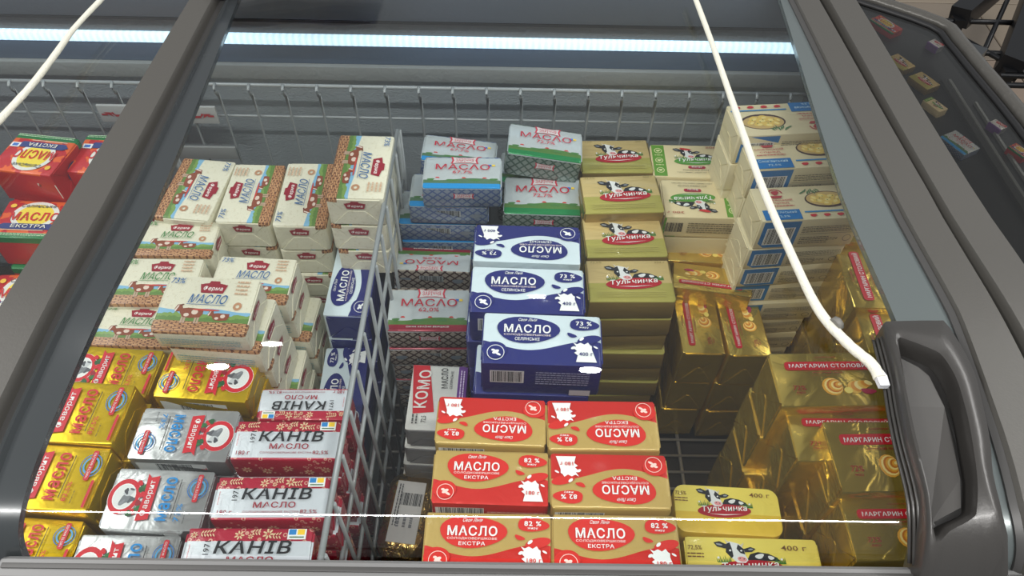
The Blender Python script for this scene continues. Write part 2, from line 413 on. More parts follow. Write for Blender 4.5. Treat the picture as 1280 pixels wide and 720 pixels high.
# --- blue and white block with a wave
def wave_mat(name, base, other, metal=0., side=None, T=.05, other_metal=None):
    m = wrapper(name, base, metal, .36, .42, 40, coat=.5)
    R = Regions(m); y, z = R.y, R.z
    s_ = T/.05 if T > .04 else .86; w = R.wave(.0058*s_, 62/(1.17 if T > .04 else 1), -.83, -.0068*s_)
    top = R.gt(z, T-.0016)
    R.paint(R.AND(top, R.lt(y, w)), other)
    R.paint(R.AND(R.lt(z, T-.0016), R.lt(y, -.02)), side or other)
    if other_metal is not None:
        pass
    return m
def wave_top(col, paper, words, w, gold):
    def f(p):
        k = w/96.; p.at(0, 0, 0, k)
        p.to('emblem'); p.ell(-12, 8, 50, 26, col, wob=.05, seed=1, n=28); p.ell(34, 14.5, 25, 11, col, wob=.08, seed=2)
        p.ell(24, 4, 8, 3.6, col, -25, wob=.12); p.ell(38, 0, 20, 8, col, 14)
        p.ell(-38, -12, 20, 15, col); p.ring(-37, -14.5, 7, .5, paper); p.ell(-37, -14, 6, 3, paper, 30); p.ell(-35, -16, 5, 2, paper, -30); p.ell(-39, -12.5, 3, 2, paper)
        p.poly([(25, -3), (28, -4.5), (31, -3), (34, -4.6), (37, -2.6), (38.5, -5), (40, -6), (39.8, -9), (43.5, -21), (27, -21), (28.5, -15), (25.6, -12.5), (28, -11), (25, -8), (27.4, -6.5)], WHITE)
        p.ell(25, -8, 4, 2.4, WHITE, 30); p.ell(32, .5, 4.5, 2.4, WHITE, 40); p.ell(43, -7, 4, 1.6, WHITE, -30)
        p.to('lettering'); p.text('МАСЛО', -12, 8.4, 38, 8, WHITE, bold=.075)
        p.text('Своя Лінія', -12, 17, 15, 3, WHITE, slant=.3); p.text(words[0], -12, 2.2, 38, 2.1, (240, 225, 220), bold=.01)
        p.text(words[1], -12, -1.6, 20, 3, WHITE, bold=.02)
        p.text(words[2], 34, 15, 13, 4, WHITE, bold=.06); p.text('жиру', 34, 11, 8, 1.8, WHITE)
        p.text(words[3], 35, -14, 11, 3.4, col, bold=.04); p.at()
    return f
def wave_side_blue(p):
    p.rect(-32, 4, 32, 20, (205, 205, 205)); p.bars(-32, 4, 29, 17)
    p.to('lettering'); p.lines(20, 6, 50, 22, 6, (150, 155, 190)); p.rect(38, -17, 20, 9, (190, 190, 195))
def wave_side_red(p):
    p.rect(-25, 4, 40, 14, (235, 235, 235)); p.bars(-24, 4, 36, 13); p.to('lettering'); p.lines(22, 3, 48, 12, 4, (245, 200, 190))
NAVY = (28, 35, 108)
kind('blue', 'butter_pack', 'butter', .112, .0565, .05, wave_mat('blue_wave_wrapper', (205, 220, 226), NAVY), wave_top(NAVY, WHITE, ('СОЛОДКОВЕРШКОВЕ', 'СЕЛЯНСЬКЕ', '73 %', '400 г'), 112, False), wave_side_blue, folds=True, fold_mat=mat('navy_paper', NAVY, 0, .4, .2, 50))
VERM = (208, 36, 26)
kind('red', 'butter_pack', 'butter', .096, .049, .035, wave_mat('gold_red_wave_wrapper', (194, 164, 92), VERM, .25, T=.035), wave_top(VERM, (245, 210, 200), ('СОЛОДКОВЕРШКОВЕ', 'ЕКСТРА', '82 %', '180 г'), 96, True), wave_side_red, fold_mat=mat('gold_paper', (194, 164, 92), .3, .35, .2, 50))

# --- silver top, landscape, patterned sides
def zar_mat(name, strip, hill, pat_a, pat_b):
    m = wrapper(name, (196, 204, 206), .25, .32, .45, 42, coat=.4)
    R = Regions(m); y, z = R.y, R.z; top = R.gt(z, .0345)
    R.paint(R.AND(top, R.lt(y, R.wave(.0022, 70, .6, -.013))), hill)
    R.paint(R.AND(top, R.lt(y, -.0205)), strip)
    ch = R.M('ABSOLUTE', R.M('SUBTRACT', R.M('FRACT', R.M('MULTIPLY', R.M('ADD', R.x, z), 85.)), .5))
    c2 = R.M('ABSOLUTE', R.M('SUBTRACT', R.M('FRACT', R.M('MULTIPLY', R.M('SUBTRACT', R.x, z), 85.)), .5))
    c3 = R.M('ABSOLUTE', R.M('SUBTRACT', R.M('FRACT', R.M('MULTIPLY', R.M('ADD', R.x, y), 85.)), .5))
    side = R.M('MAXIMUM', R.lt(z, .0335), R.gt(y, .0262))
    R.paint(side, pat_a)
    R.paint(R.AND(side, R.M('MAXIMUM', R.lt(ch, .13), R.lt(c2, .13))), pat_b)
    return m
def zar_top(pct, accent):
    def f(p):
        p.to('picture')
        for x, y, w in ((-38, -14, 9), (-12, -15, 14), (16, -14.5, 12), (38, -13, 10)): p.ell(x, y, w, 4, (70, 120, 62), wob=.12, seed=x)
        for x in (-30, 2, 27): p.poly([(x-3, -11.5), (x+3, -11.5), (x+1.5, -9.5), (x-1.5, -9.5)], (200, 50, 45))
        p.to('emblem'); fr = [(-17, 6), (-8, 4.2), (8, 4.2), (17, 6), (15.4, 0), (17, -6), (8, -4.4), (-8, -4.4), (-17, -6), (-15.4, 0)]
        zlogo(p, 2, 21, 1)
        p.rect(33, 12, 4, 3, (60, 110, 190)); p.rect(37.5, 12, 4, 3, (235, 200, 70))
        p.to('lettering'); p.text('МАСΛО', 0, 8, 66, 10, (186, 24, 52), bold=.012); p.text(pct, 0, -2, 24, 6, (196, 40, 60))
        if accent: p.text(accent, 0, -24, 50, 2.6, (225, 225, 220))
    return f
def zlogo(p, x, y, k):
    p.at(x, y, 0, k)
    def fr(s): return [(-17*s, 6.4*s), (-8*s, 4.6*s), (8*s, 4.6*s), (17*s, 6.4*s), (15.2*s, 0), (17*s, -6.4*s), (8*s, -4.8*s), (-8*s, -4.8*s), (-17*s, -6.4*s), (-15.2*s, 0)]
    c = (196, 50, 72)
    p.add(fr(1), [(0, 1, 8, 9), (1, 2, 7, 8), (2, 3, 4), (2, 4, 7), (4, 5, 6), (4, 6, 7), (9, 8, 0)] and [tuple(range(9, -1, -1))], c)
    p.add(fr(.86), [tuple(range(9, -1, -1))], (205, 200, 200)); p.text('ЗАРІЧЧЯ', 0, 0, 22, 5.6, c, bold=.03); p.at()
def zar_side_bar(p):
    p.rect(0, 0, 30, 19, (165, 170, 172)); p.bars(0, 0, 28, 18); p.ell(-33, 0, 14, 9, (120, 130, 140), wob=.1); p.ell(33, 0, 14, 9, (120, 130, 140), wob=.1)
def zar_side_logo(p):
    p.to('emblem'); zlogo(p, 2, 4, .75)
for key, strip, hill, a, b, pct, acc in (
        ('zarb', (30, 150, 220), (86, 124, 92), (138, 152, 170), (84, 104, 150), '67,7%', ''),
        ('zarg', (20, 130, 70), (84, 128, 60), (128, 140, 132), (66, 88, 76), '72,7%', ''),
        ('zarr', (150, 28, 52), (88, 128, 60), (176, 164, 150), (62, 34, 32), '62,0%', 'СМАК КРАЇНИ ВЕРШКІВ')):
    zm = zar_mat('river_wrapper_'+key[3:], strip, hill, a, b)
    kind(key, 'butter_pack', 'butter', .094, .058, .036, zm, zar_top(pct, acc), zar_side_bar, folds=True)
    q = F_front(Print(), .094, .058, .036); q.to('emblem'); zar_side_logo(q); KINDS[key]['sides']['front_logo'] = q.meshes()

# --- gold wrapper with the reclining cow
def tul_mat(name, a, b, metal, rough=.36, lines=True):
    m = wrapper(name, a, metal, rough, .3, 50, coat=.4, aniso=(.35, 2.2, 1) if lines else None)
    R = Regions(m); R.paint(R.AND(R.lt(R.y, -.004), R.gt(R.z, .03)), b)
    if lines: R.paint(R.lt(R.z, .0322), (152, 128, 74))
    return m
def cow_logo(p, x, y, k, oval, scarf=False, word='Тульчинка'):
    K = (34, 36, 42); G = (150, 156, 162); W_ = (226, 228, 226); g = (58, 118, 50)
    p.at(x, y, 0, k); p.to('picture')
    p.poly([(-2, 2), (2, 9), (10, 11.5), (20, 10), (28, 6), (31, 2)], K)
    p.ell(11, 7, 9, 5, W_, 15, wob=.1); p.ell(22, 5.6, 6, 4, W_, -20, wob=.1)
    for i in range(9):
        x0 = -31+i*1.5; p.poly([(x0, -1), (x0+1.4, -1), (x0-1+i*.25, 4+(i % 3)*1.6)], g)
        x0 = 24+i*1.3; p.poly([(x0, -1), (x0+1.4, -1), (x0+2.2-i*.2, 4+(i % 3)*1.4)], g)
    p.ell(-30, 4, 2.4, 2.4, WHITE); p.ell(32, 4, 2.4, 2.4, WHITE)
    p.poly([(-19, 18), (-27, 22), (-33, 20.5), (-30, 16), (-22, 14)], K); p.ell(-27.5, 18.4, 6.5, 2, G, -12)
    p.poly([(-4, 14), (3, 16.5), (8, 14.5), (4, 11), (-3, 10.5)], K); p.ell(3, 13.8, 5, 1.8, G, 5)
    p.poly([(-20, 20), (-22, 25), (-18, 21.5)], (215, 205, 180)); p.poly([(-7, 18), (-3, 21), (-5, 16)], (215, 205, 180))
    p.poly([(-21, 19), (-17, 22), (-8, 19.5), (-4, 14), (-3, 7), (-1, 2), (-4, -1), (-12, -1), (-16, 3), (-22, 10)], W_)
    p.poly([(-21, 19), (-17, 21), (-15.5, 14), (-15, 6), (-17, 3.5), (-22, 10)], K); p.poly([(-9, 19), (-4, 14), (-3.4, 8), (-8, 9.5), (-11, 14)], K)
    p.ell(-17.5, 12, 2.4, 2, W_, 20); p.ell(-6.6, 12, 2.2, 1.8, W_, 20); p.ell(-7, 2.8, 9, 5.4, (226, 150, 150), -8); p.ell(-9, 3.6, 1.6, 1.1, K); p.ell(-5, 3, 1.6, 1.1, K)
    if scarf:
        p.ell(-14, 19.5, 17, 5, (200, 48, 48), -12, wob=.08)
    p.to('emblem'); p.ell(0, -6.6, 66, 17.5, oval, 3, n=30)
    p.to('lettering'); p.text(word, 0, -4.6, 56, 9.4, (246, 244, 240), rot=4, slant=.12, bold=.035)
    p.add([(-20, -11.6), (0, -12.8), (22, -10), (0, -11.6)], [(0, 1, 2, 3)], (246, 244, 240)); p.at()
def tul_top(p):
    cow_logo(p, 4, 1, .95, (176, 24, 40)); p.text('72,5%', -36, 26, 13, 2.6, (150, 130, 70)); p.text('200 г', 36, 26.5, 12, 2.6, (150, 130, 70)); p.lines(0, -22, 76, 9, 3, (178, 168, 90))
kind('tul', 'butter_pack', 'spread', .095, .064, .034, tul_mat('cow_gold_wrapper', (222, 196, 132), (186, 178, 92), .3), tul_top, folds=True, fold_mat=mat('dark_gold_foil', (168, 146, 88), .85, .32, .5, 40), soft=.0008)
def tul400_top(p):
    cow_logo(p, -4, 4, .88, (170, 26, 42)); p.text('400 г', 36, 18, 22, 5, (120, 80, 40)); p.text('72,5%', -50, 16, 12, 5, (120, 80, 40)); p.lines(-50, 9, 14, 6, 2, (130, 90, 50))
kind('tul400', 'spread_block', 'spread', .115, .056, .058, tul_mat('cow_yellow_wrapper', (244, 224, 104), (232, 196, 66), .05, .4, False), tul400_top, folds=False, round_corners=.012, soft=0)
kind('tul400s', 'spread_block', 'spread', .115, .056, .058, tul_mat('cow_yellow_wrapper_square', (244, 224, 104), (238, 208, 84), .05, .4, False), tul400_top, folds=True, soft=.0004)
def tulg_top(p):
    GR = (96, 150, 44); p.to('picture'); p.rect(-38, 0, 16, 60, GR)
    for y in (19, 0, -19): p.ring(-38, y, 5, 1, (225, 225, 170)); p.ell(-38, y, 5, 3.4, (225, 225, 170), wob=.15, seed=y)
    p.lines(-38, 10, 10, 3, 1, (225, 225, 170)); p.lines(-38, -9, 10, 3, 1, (225, 225, 170))
    cow_logo(p, 9, 5, .86, (86, 150, 56), True); p.to('emblem'); p.at(); p.rrect(8, -13, 22, 5, 2.4, (166, 30, 60)); p.to('lettering'); p.text('Веган', 8, -13, 13, 3, WHITE)
    p.text('РОСЛИННЕ МАСЛО', 8, -19.5, 36, 2, BLACK); p.text('з рослинних жирів без глютену', 8, -24, 52, 2, BLACK)
    p.text('200 г', 34, 26, 22, 3.2, (170, 60, 50))
def tulg_side(p):
    p.to('picture'); p.rect(-38, 0, 17.4, 31, (96, 150, 44)); p.to('barcode_label'); p.rect(-33, 1, 24, 16, WHITE, 0); p.lay += 20; p.bars(-33, 1, 22, 15); p.to('lettering'); p.lines(14, 2, 62, 18, 5, (120, 110, 80))
kind('tulg', 'spread_pack', 'spread', .0935, .0645, .034, wrapper('green_banded_paper', (224, 208, 164), 0, .45, .25, 40), tulg_top, tulg_side)

# --- gold foil margarine blocks
def pastry(p, x, y, k, rot=0):
    p.at(x, y, rot, k)
    for i in range(8):
        c = ((236, 170, 60), (250, 222, 140), (206, 120, 40))[i % 3]; p.ell(-14+i*.9, i*.3, 17-i*1.9, 17-i*2.1, c, 20, n=14)
    for i in range(6):
        c = ((240, 190, 90), (226, 150, 60), (250, 226, 150))[i % 3]; p.ell(4+i*2.4, -1+i*.8, 12-i, 12-i*1.6, c, -30, n=12)
    p.ell(-2, -4, 7, 6, (250, 226, 120)); p.ell(14, -5, 12, 5, (180, 60, 90), -10, wob=.12); p.at()
def marg_top(p):
    p.to('emblem'); p.rrect(2, 13, 79, 8.6, 3, (196, 30, 44)); p.to('picture'); pastry(p, 14, -8, 1.05)
    p.to('lettering'); p.text('МАРГАРИН СТОЛОВИЙ', 2, 13, 72, 5, WHITE, bold=.03); p.text('72%', -30, -10, 11, 4.6, (150, 40, 40), slant=.1); p.text('жиру', -30, -15, 8, 2, (150, 40, 40))
    p.text('СОНЯЧНИЙ', 0, 21.5, 18, 2.2, (150, 50, 40)); p.text('молочний смак', -2, 5.6, 26, 2, (150, 50, 40))
gf = wrapper('gold_foil', (222, 192, 96), .8, .26, 1.0, 24, coat=.2)
kind('marg', 'margarine_block', 'margarine', .097, .055, .07, gf, marg_top, soft=.0012, r=.0022)

# --- long cartons with a dish of potatoes
def potato_dish(p, x, y, k):
    p.at(x, y, 0, k); p.to('picture'); p.ell(0, 0, 50, 26, (82, 62, 58), n=28); p.ell(0, 1, 46, 22, (210, 180, 120), n=28)
    for X, Y, s in ((-13, 2, 1), (-4, 5, 1.1), (6, 4, 1), (14, 1, .9), (-8, -3, 1), (2, -2, 1.2), (10, -5, 1), (-1, -7, .9), (-16, -2, .7)):
        p.ell(X, Y, 11*s, 7.5*s, (236, 204, 110), X*3, 12); p.ell(X-1, Y+1, 6*s, 3.6*s, (246, 226, 150), X*3, 10)
    for i in range(9): p.ell(-26+i*2.4, 11+i % 3*1.6, 6, 1.8, (86, 128, 88), 25+i*14, 8)
    for i in range(7): p.ell(-12+i*4, (i % 3)*3-2, 1.8, 1, (90, 130, 60), i*40, 6)
    p.at()
def carton_top(p):
    p.to('emblem'); p.rect(-34, -19, 44, 16, (34, 118, 186))
    potato_dish(p, 26, 4, 1.05); p.to('emblem')
    p.rect(26, -16, 66, 2.2, (60, 140, 200))
    for x in (2, 18, 34, 50): p.ell(x, -22, 8, 4.6, (205, 50, 60), wob=.08)
    c = (186, 70, 76); p.ring(-33, 16, 9, 1.6, c, a0=0, a1=180, ky=.8); p.ell(-33, 17, 9, 7, c, wob=.1); p.poly([(-41, 12), (-25, 12), (-28, 8), (-38, 8)], c)
    p.to('lettering'); p.text("СЛОВ'ЯНСЬКИЙ", -33, 4.4, 34, 3.8, c, bold=.03); p.text('спред', -33, -1.2, 24, 3, c); p.lines(-33, -5.5, 34, 3, 1, c)
    p.text('Слов\u2019янський', -34, -16, 34, 4.4, (190, 222, 240), bold=.02); p.text('72,5%', -34, -23, 15, 3.4, (190, 222, 240))
def carton_side(p):
    p.to('picture'); p.rect(-34, 0, 44, 40, (34, 118, 186)); p.to('barcode_label'); p.lay = 10; p.rect(-34, -2, 34, 26, (236, 236, 232)); p.bars(-34, -2, 31, 24)
    p.to('lettering'); p.lines(24, 8, 66, 10, 4, (120, 112, 96)); p.rect(24, 1, 68, .5, (120, 110, 90)); p.lines(10, -9, 36, 12, 4, (130, 122, 104))
    p.ring(50, -8, 5, .6, (90, 84, 72)); p.text('27/24', 32, -8, 13, 4, (110, 100, 84), slant=.3)
def carton_end(p):
    p.to('picture'); p.rect(0, 0, 40, .5, (190, 180, 150)); p.rect(0, -12, 44, .5, (190, 180, 150))
kind('carton', 'spread_carton', 'spread', .12, .0555, .044, wrapper('cream_card', (226, 214, 176), 0, .5, .15, 30, coat=.1), carton_top, carton_side, carton_end, r=.0014, soft=.0003)

# --- narrow white pack with a slanting red band
def komo_mat():
    m = wrapper('violet_edged_wrapper', (226, 226, 220), .1, .4, .4, 40)
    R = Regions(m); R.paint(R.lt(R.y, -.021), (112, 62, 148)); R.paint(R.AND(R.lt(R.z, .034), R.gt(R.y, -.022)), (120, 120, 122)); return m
def komo_top(p):
    p.to('emblem'); p.poly([(-23, 25), (41, 31), (41, 12), (-20, 2)], (206, 34, 48)); p.to('lettering')
    p.text('КОМО', 9, 17, 50, 14, (236, 232, 226), rot=-3, slant=-.1, bold=.06); p.text('МАСЛО', 24, -6, 27, 7.5, BLACK, bold=.03, rot=4)
    p.text('СЕЛЯНСЬКЕ', 22, -14, 24, 3, BLACK); p.text('72,5', -30, 12, 8, 6, (60, 60, 60)); p.lines(-30, 22, 12, 8, 2, (90, 90, 90)); p.lines(5, -26, 60, 6, 2, (220, 200, 235))
kind('komo', 'butter_pack', 'butter', .085, .064, .036, komo_mat(), komo_top)

# --- red pack with green strip
def lred_mat():
    m = wrapper('red_orange_wrapper', (190, 34, 42), .05, .4, .25, 40)
    R = Regions(m); nz = R.n.new('ShaderNodeTexNoise'); nz.inputs['Scale'].default_value = 40; R.l.new(R.tc.outputs['Object'], nz.inputs['Vector'])
    R.paint(R.AND(R.gt(R.z, .047), R.gt(nz.outputs['Fac'], .5)), (226, 96, 40)); R.paint(R.AND(R.gt(R.z, .04), R.lt(R.y, -.0245)), (28, 122, 66)); return m
def lred_top(p):
    p.to('emblem'); p.ell(-4, 6, 54, 48, (226, 226, 220), n=28); p.ell(-4, 6, 42, 38, (240, 214, 70), n=28)
    p.poly([(-40, -13), (-34, -9), (26, -9), (32, -13), (26, -19), (-34, -19)], (44, 56, 120)); p.rect(34, -12, 13, 8, (230, 230, 230)); p.rect(34, -12, 8, 5, (60, 110, 190))
    p.ell(-34, 22, 7, 7, (240, 190, 60)); p.to('lettering'); p.text('МАСЛО', -3, 3, 56, 15, (205, 30, 36), bold=.07); p.text('ЕКСТРА', -4, -14, 40, 6, (240, 236, 220), bold=.02)
    p.text('Селянське', -4, 22, 40, 6, (70, 80, 90), slant=.1); p.lines(0, -29, 80, 5, 2, (190, 220, 180)); p.rect(-10, -21, 50, .8, (240, 230, 200))
def lred_side(p):
    p.rect(30, -2, 26, 22, (225, 222, 215)); p.bars(30, -2, 23, 20)
def lred_end(p):
    p.ell(0, 2, 26, 26, (44, 56, 110)); p.ell(0, 2, 21, 21, (226, 150, 60)); p.ell(0, 0, 14, 8, (190, 60, 40)); p.to('lettering'); p.text('МАСЛО', 0, 4, 15, 4, WHITE)
kind('lred', 'butter_pack', 'butter', .087, .066, .05, lred_mat(), lred_top, lred_side, lred_end)

# ------------------------------------------------------------------ the chest freezer
GREY = mat('frame_plastic', (79, 77, 73), 0, .42, .04, 400); GREYD = mat('frame_plastic_dark', (72, 71, 70), 0, .38)
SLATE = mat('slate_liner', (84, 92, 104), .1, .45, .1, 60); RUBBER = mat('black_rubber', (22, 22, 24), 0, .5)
LIGHTG = mat('pale_trim', (138, 142, 142), .1, .45, .25, 120); BLUEG = mat('blue_grey_trim', (84, 102, 126), .15, .4, .15, 60)
WIRE = mat('white_coated_wire', (156, 161, 163), .1, .35); WIREB = mat('grey_wire', (158, 150, 140), .2, .4)
stucco = mat('stucco_aluminium', (166, 174, 180), .3, .34, .45, 420, aniso=(.7, 1, 1))
liner = mat('tub_liner', (66, 58, 52), .2, .5, .2, 80)
def led_mat():
    m = mat('led_diffuser', (196, 226, 246), 0, .5, emit=1.0); n = m.node_tree.nodes; l = m.node_tree.links; b = n['Principled BSDF']
    tc = n.new('ShaderNodeTexCoord'); s = n.new('ShaderNodeSeparateXYZ'); l.new(tc.outputs['Object'], s.inputs[0])
    a = n.new('ShaderNodeMath'); a.operation = 'MULTIPLY'; a.inputs[1].default_value = 2*pi/.0082; l.new(s.outputs[0], a.inputs[0])
    c = n.new('ShaderNodeMath'); c.operation = 'SINE'; l.new(a.outputs[0], c.inputs[0])
    d = n.new('ShaderNodeMath'); d.operation = 'MULTIPLY_ADD'; d.inputs[1].default_value = .2; d.inputs[2].default_value = 1.35; l.new(c.outputs[0], d.inputs[0])
    l.new(d.outputs[0], b.inputs['Emission Strength']); return m
fz = empty('chest_freezer', (0, .5, -.32))
tag(fz, 'dark grey chest freezer with a lit rear wall under sliding glass lids', 'freezer')
def fp(name, *a, **k):
    o = box(name, *a, parent=fz, **k); o.location = (0, -.5, .32); return o
X0, X1 = -.92, .56
fp('rear_wall', X0, X1, .872, .89, -.04, .366, stucco)
fp('lower_trim', X0, .40, .862, .89, .366, .388, LIGHTG, bev=.003)
fp('upper_liner', X0, .40, .868, .89, .388, .4155, BLUEG, bev=.002)
fp('upper_liner', X0, .40, .872, .892, .429, .4505, mat('dull_trim', (104, 104, 104), .1, .5, .3, 90), bev=.002)
fp('led_strip', X0, .40, .866, .876, .4160, .4285, led_mat(), bev=.003)
fp('seam', X0, .40, .864, .89, .4505, .454, RUBBER)
fp('rear_rim', X0, .40, .862, .93, .454, .50, SLATE, bev=.006)
fp('tub_floor', X0, X1, .16, .872, -.06, -.035, liner)
fp('front_wall', X0, X1, .145, .165, -.06, .49, mat('front_liner', (120, 122, 122), .3, .45, .2, 80))
fp('side_wall', X1, X1+.02, .15, .89, -.06, .40, SLATE)
fp('side_wall', X0-.02, X0, .15, .89, -.06, .50, SLATE)
fp('outer_body', X0-.03, X1+.025, .115, .140, -.32, .44, GREYD, bev=.006)
fp('outer_body', X0-.03, X1+.025, .14, .95, -.32, -.062, GREYD, bev=.006)

# wire basket along the rear wall, floor grid and dividers
bk = empty('wire_basket', (0, .5, 0)); tag(bk, 'white coated wire basket lining the freezer, tall grid along the stucco rear wall', 'basket')
def w(p0, p1, r=.0017, m=WIRE):
    o = rod('wire', p0, p1, r, m, bk, 7); o.location = (0, -.5, 0); return o
YB = .84
for zz, r in ((.374, .0026), (.324, .0018), (.12, .0017), (.03, .0022)):
    w((-.9, YB, zz), (.46, YB, zz), r)
for i in range(31):
    x = -.86+i*.0438
    pts = [(x, YB-.001, .376), (x, YB-.008, .372), (x+.0008, YB-.006, .362), (x+.002, YB-.003, .33), (x+.003, YB-.003, .02)]
    o = link('wire', tube_me(pts, .0021, 6, 2), bk, [WIRE]); o.location = (0, -.5, 0)
for i in range(24):
    y = .19+i*.0249; w((-.9, y, .0), (.46, y, 0), .0019, WIREB)
for i in range(13):
    x = -.85+i*.11; w((x, .18, -.003), (x, .84, -.003), .0026, WIREB)

def divider(name, label, xb, yb, xf, yf, ztop, mids, n, zb=.02, r=.0029):
    o = empty(name, ((xb+xf)/2, (yb+yf)/2, 0)); tag(o, label, 'divider', 'wire dividers'); base = o.location
    def a(nm, p0, p1, rr):
        q = rod(nm, Vector(p0)-base, Vector(p1)-base, rr, WIRE, o, 8); return q
    for z, rr in [(ztop, r)]+[(m_, .0022) for m_ in mids]+[(zb, .0022)]:
        a('rail', (xb, yb, z), (xf, yf, z), rr)
    for i in range(n+1):
        t = i/n; x = xb+(xf-xb)*t; y = yb+(yf-yb)*t
        a('wire', (x+.003, y, ztop), (x+.003, y, zb), .0021)
    a('end_post', (xb, yb, ztop), (xb, yb, zb), .0032); a('end_post', (xf, yf, ztop), (xf, yf, zb), .0032)
    return o
divider('wire_divider', 'white wire divider standing between the cream farm butter and the blue-sided packs', -.1355, .757, -.1455, .186, .372, (.292, .212, .13), 13)
divider('wire_divider', 'white wire divider under the left rail, beside the red packs', -.447, .80, -.478, .19, .30, (.22, .14), 13)

# label holders clipped on the rear wires
lh = box('label_holder', -.078, .078, -.002, .002, -.0135, .0135, mat('label_card', (176, 178, 178), 0, .45), None, .001)
lh.location = (-.463, .832, .331); tag(lh, 'pale label holder with red marks clipped on the rear basket wires', 'label holder')
p = Print(); p.frame((0, -.0021, 0), (1, 0, 0), (0, 0, 1)); p.to('emblem')
for s, x in ((1, -62), (-1, 62)):
    p.poly([(x-9*s, 3.5), (x, 3.5), (x+3*s, -3.5)], (170, 30, 40)); p.poly([(x+4*s, 4), (x+7*s, -3.5), (x, 3)], (170, 30, 40)); p.rect(x+12*s, -1.6, 13, 3.4, (170, 30, 40)); p.rect(x-8*s, 0, 8, 3, (170, 30, 40))
for n_, me in p.meshes(): link('red_mark', me, lh)['kind'] = 'stuff'
lp = box('label_plate', -.052, .052, -.002, .002, -.0105, .0105, mat('label_plate', (150, 152, 152), .2, .4), None, .001)
lp.location = (-.427, .830, .267); tag(lp, 'blank grey label plate hanging behind the cream farm butter', 'label plate')

# ------------------------------------------------------------------ sliding lids
PY = [.150, .155, .158, .163, .170, .178, .190, .205, .225, .25, .34, .47, .80, 1.0]
PH = [.60, .56, .52, .49, .470, .459, .452, .448, .4455, .4445, .447, .460, .475, .485]
def prof(y):
    if y <= PY[0]: return 1-PH[0]
    for i in range(len(PY)-1):
        if y <= PY[i+1]:
            t = (y-PY[i])/(PY[i+1]-PY[i])
            def tan(j):
                j0 = max(j-1, 0); j1 = min(j+1, len(PY)-1); return (PH[j1]-PH[j0])/(PY[j1]-PY[j0])
            h = PY[i+1]-PY[i]; m0 = tan(i)*h; m1 = tan(i+1)*h
            return 1-((2*t**3-3*t*t+1)*PH[i]+(t**3-2*t*t+t)*m0+(-2*t**3+3*t*t)*PH[i+1]+(t**3-t*t)*m1)
    return 1-PH[-1]
def ysamp(y0, y1):
    ys = [y0]; y = y0
    while y < y1-1e-6:
        y += .0022 if y < .178 else .004 if y < .21 else .012 if y < .36 else .04
        ys.append(min(y, y1))
    return ys
def nrm(y):
    d = .0015; dz = (prof(y+d)-prof(y-d))/(2*d); v = Vector((0, -dz, 1)); return v.normalized()
def sweep(name, xl, xr, sect, y0, y1, m, parent, smooth=True):
    """Sweep a cross-section [(t across, height)] between two edge lines x(y) along the lid's curve."""
    bm = bmesh.new(); rows = []
    for y in ysamp(y0, y1):
        a, b = xl(y), xr(y); nn = nrm(y)
        rows.append([bm.verts.new(Vector((a+(b-a)*t, y, prof(y)))+nn*h) for t, h in sect])
    k = len(sect)
    for i in range(len(rows)-1):
        for j in range(k): bm.faces.new((rows[i][j], rows[i][(j+1) % k], rows[i+1][(j+1) % k], rows[i+1][j]))
    bm.faces.new(rows[0][::-1]); bm.faces.new(rows[-1]); bmesh.ops.recalc_face_normals(bm, faces=bm.faces)
    return link(name, bm_mesh(bm, name, smooth, 32), parent, [m])
def edge(pts):
    pts = sorted(pts)
    def f(y):
        if y <= pts[0][0]: return pts[0][1]
        for (a, xa), (b, xb) in zip(pts, pts[1:]):
            if y <= b: return xa+(xb-xa)*(y-a)/(b-a)
        return pts[-1][1]
    return f
def glass_mat(name='lid_glass', tint=(.975, .99, .985, 1)):
    m = bpy.data.materials.new(name); m.use_nodes = True; n = m.node_tree.nodes; l = m.node_tree.links
    n.remove(n['Principled BSDF']); out = n['Material Output']
    tr = n.new('ShaderNodeBsdfTransparent'); tr.inputs[0].default_value = tint
    gl = n.new('ShaderNodeBsdfGlossy'); gl.inputs['Roughness'].default_value = .012; gl.inputs['Color'].default_value = (1, 1, 1, 1)
    ge = n.new('ShaderNodeNewGeometry'); dt = n.new('ShaderNodeVectorMath'); dt.operation = 'DOT_PRODUCT'
    l.new(ge.outputs['Normal'], dt.inputs[0]); l.new(ge.outputs['Incoming'], dt.inputs[1])
    def M(op, a, b=None, c=None):
        q = n.new('ShaderNodeMath'); q.operation = op
        for i, v in enumerate((a, b, c)):
            if v is None: continue
            if isinstance(v, (int, float)): q.inputs[i].default_value = v
            else: l.new(v, q.inputs[i])
        return q.outputs[0]
    F = M('MULTIPLY_ADD', M('POWER', M('SUBTRACT', 1.0, M('ABSOLUTE', dt.outputs['Value'])), 5.0), .96, .036)   # Schlick
    mx = n.new('ShaderNodeMixShader'); l.new(F, mx.inputs[0]); l.new(tr.outputs[0], mx.inputs[1]); l.new(gl.outputs[0], mx.inputs[2])
    l.new(mx.outputs[0], out.inputs[0]); return m
GLASS = glass_mat(); GLASS_DARK = glass_mat('dimming_glass', (.66, .65, .63, 1))  # dark tint added to the second glass to dim the end bay
FL = mat('glossy_flange', (62, 66, 68), .2, .24, .03, 30, coat=.5)
FLR = mat('glossy_flange_pale', (106, 114, 114), .3, .26, .05, 22, coat=.5)
const = lambda v: (lambda y: v)
L_ra = edge([(.17, -.352), (.33, -.3546), (.47, -.3554), (.786, -.347), (.95, -.343)])
L_gr = edge([(.17, -.318), (.33, -.319), (.47, -.3217), (.75, -.3206), (.95, -.318)])
L_fl = edge([(.17, -.2888), (.25, -.2878), (.47, -.2882), (.79, -.3), (.95, -.306)])
R_fl = edge([(.17, .289), (.25, .284), (.34, .2823), (.485, .2852), (.81, .3062), (.95, .315)])
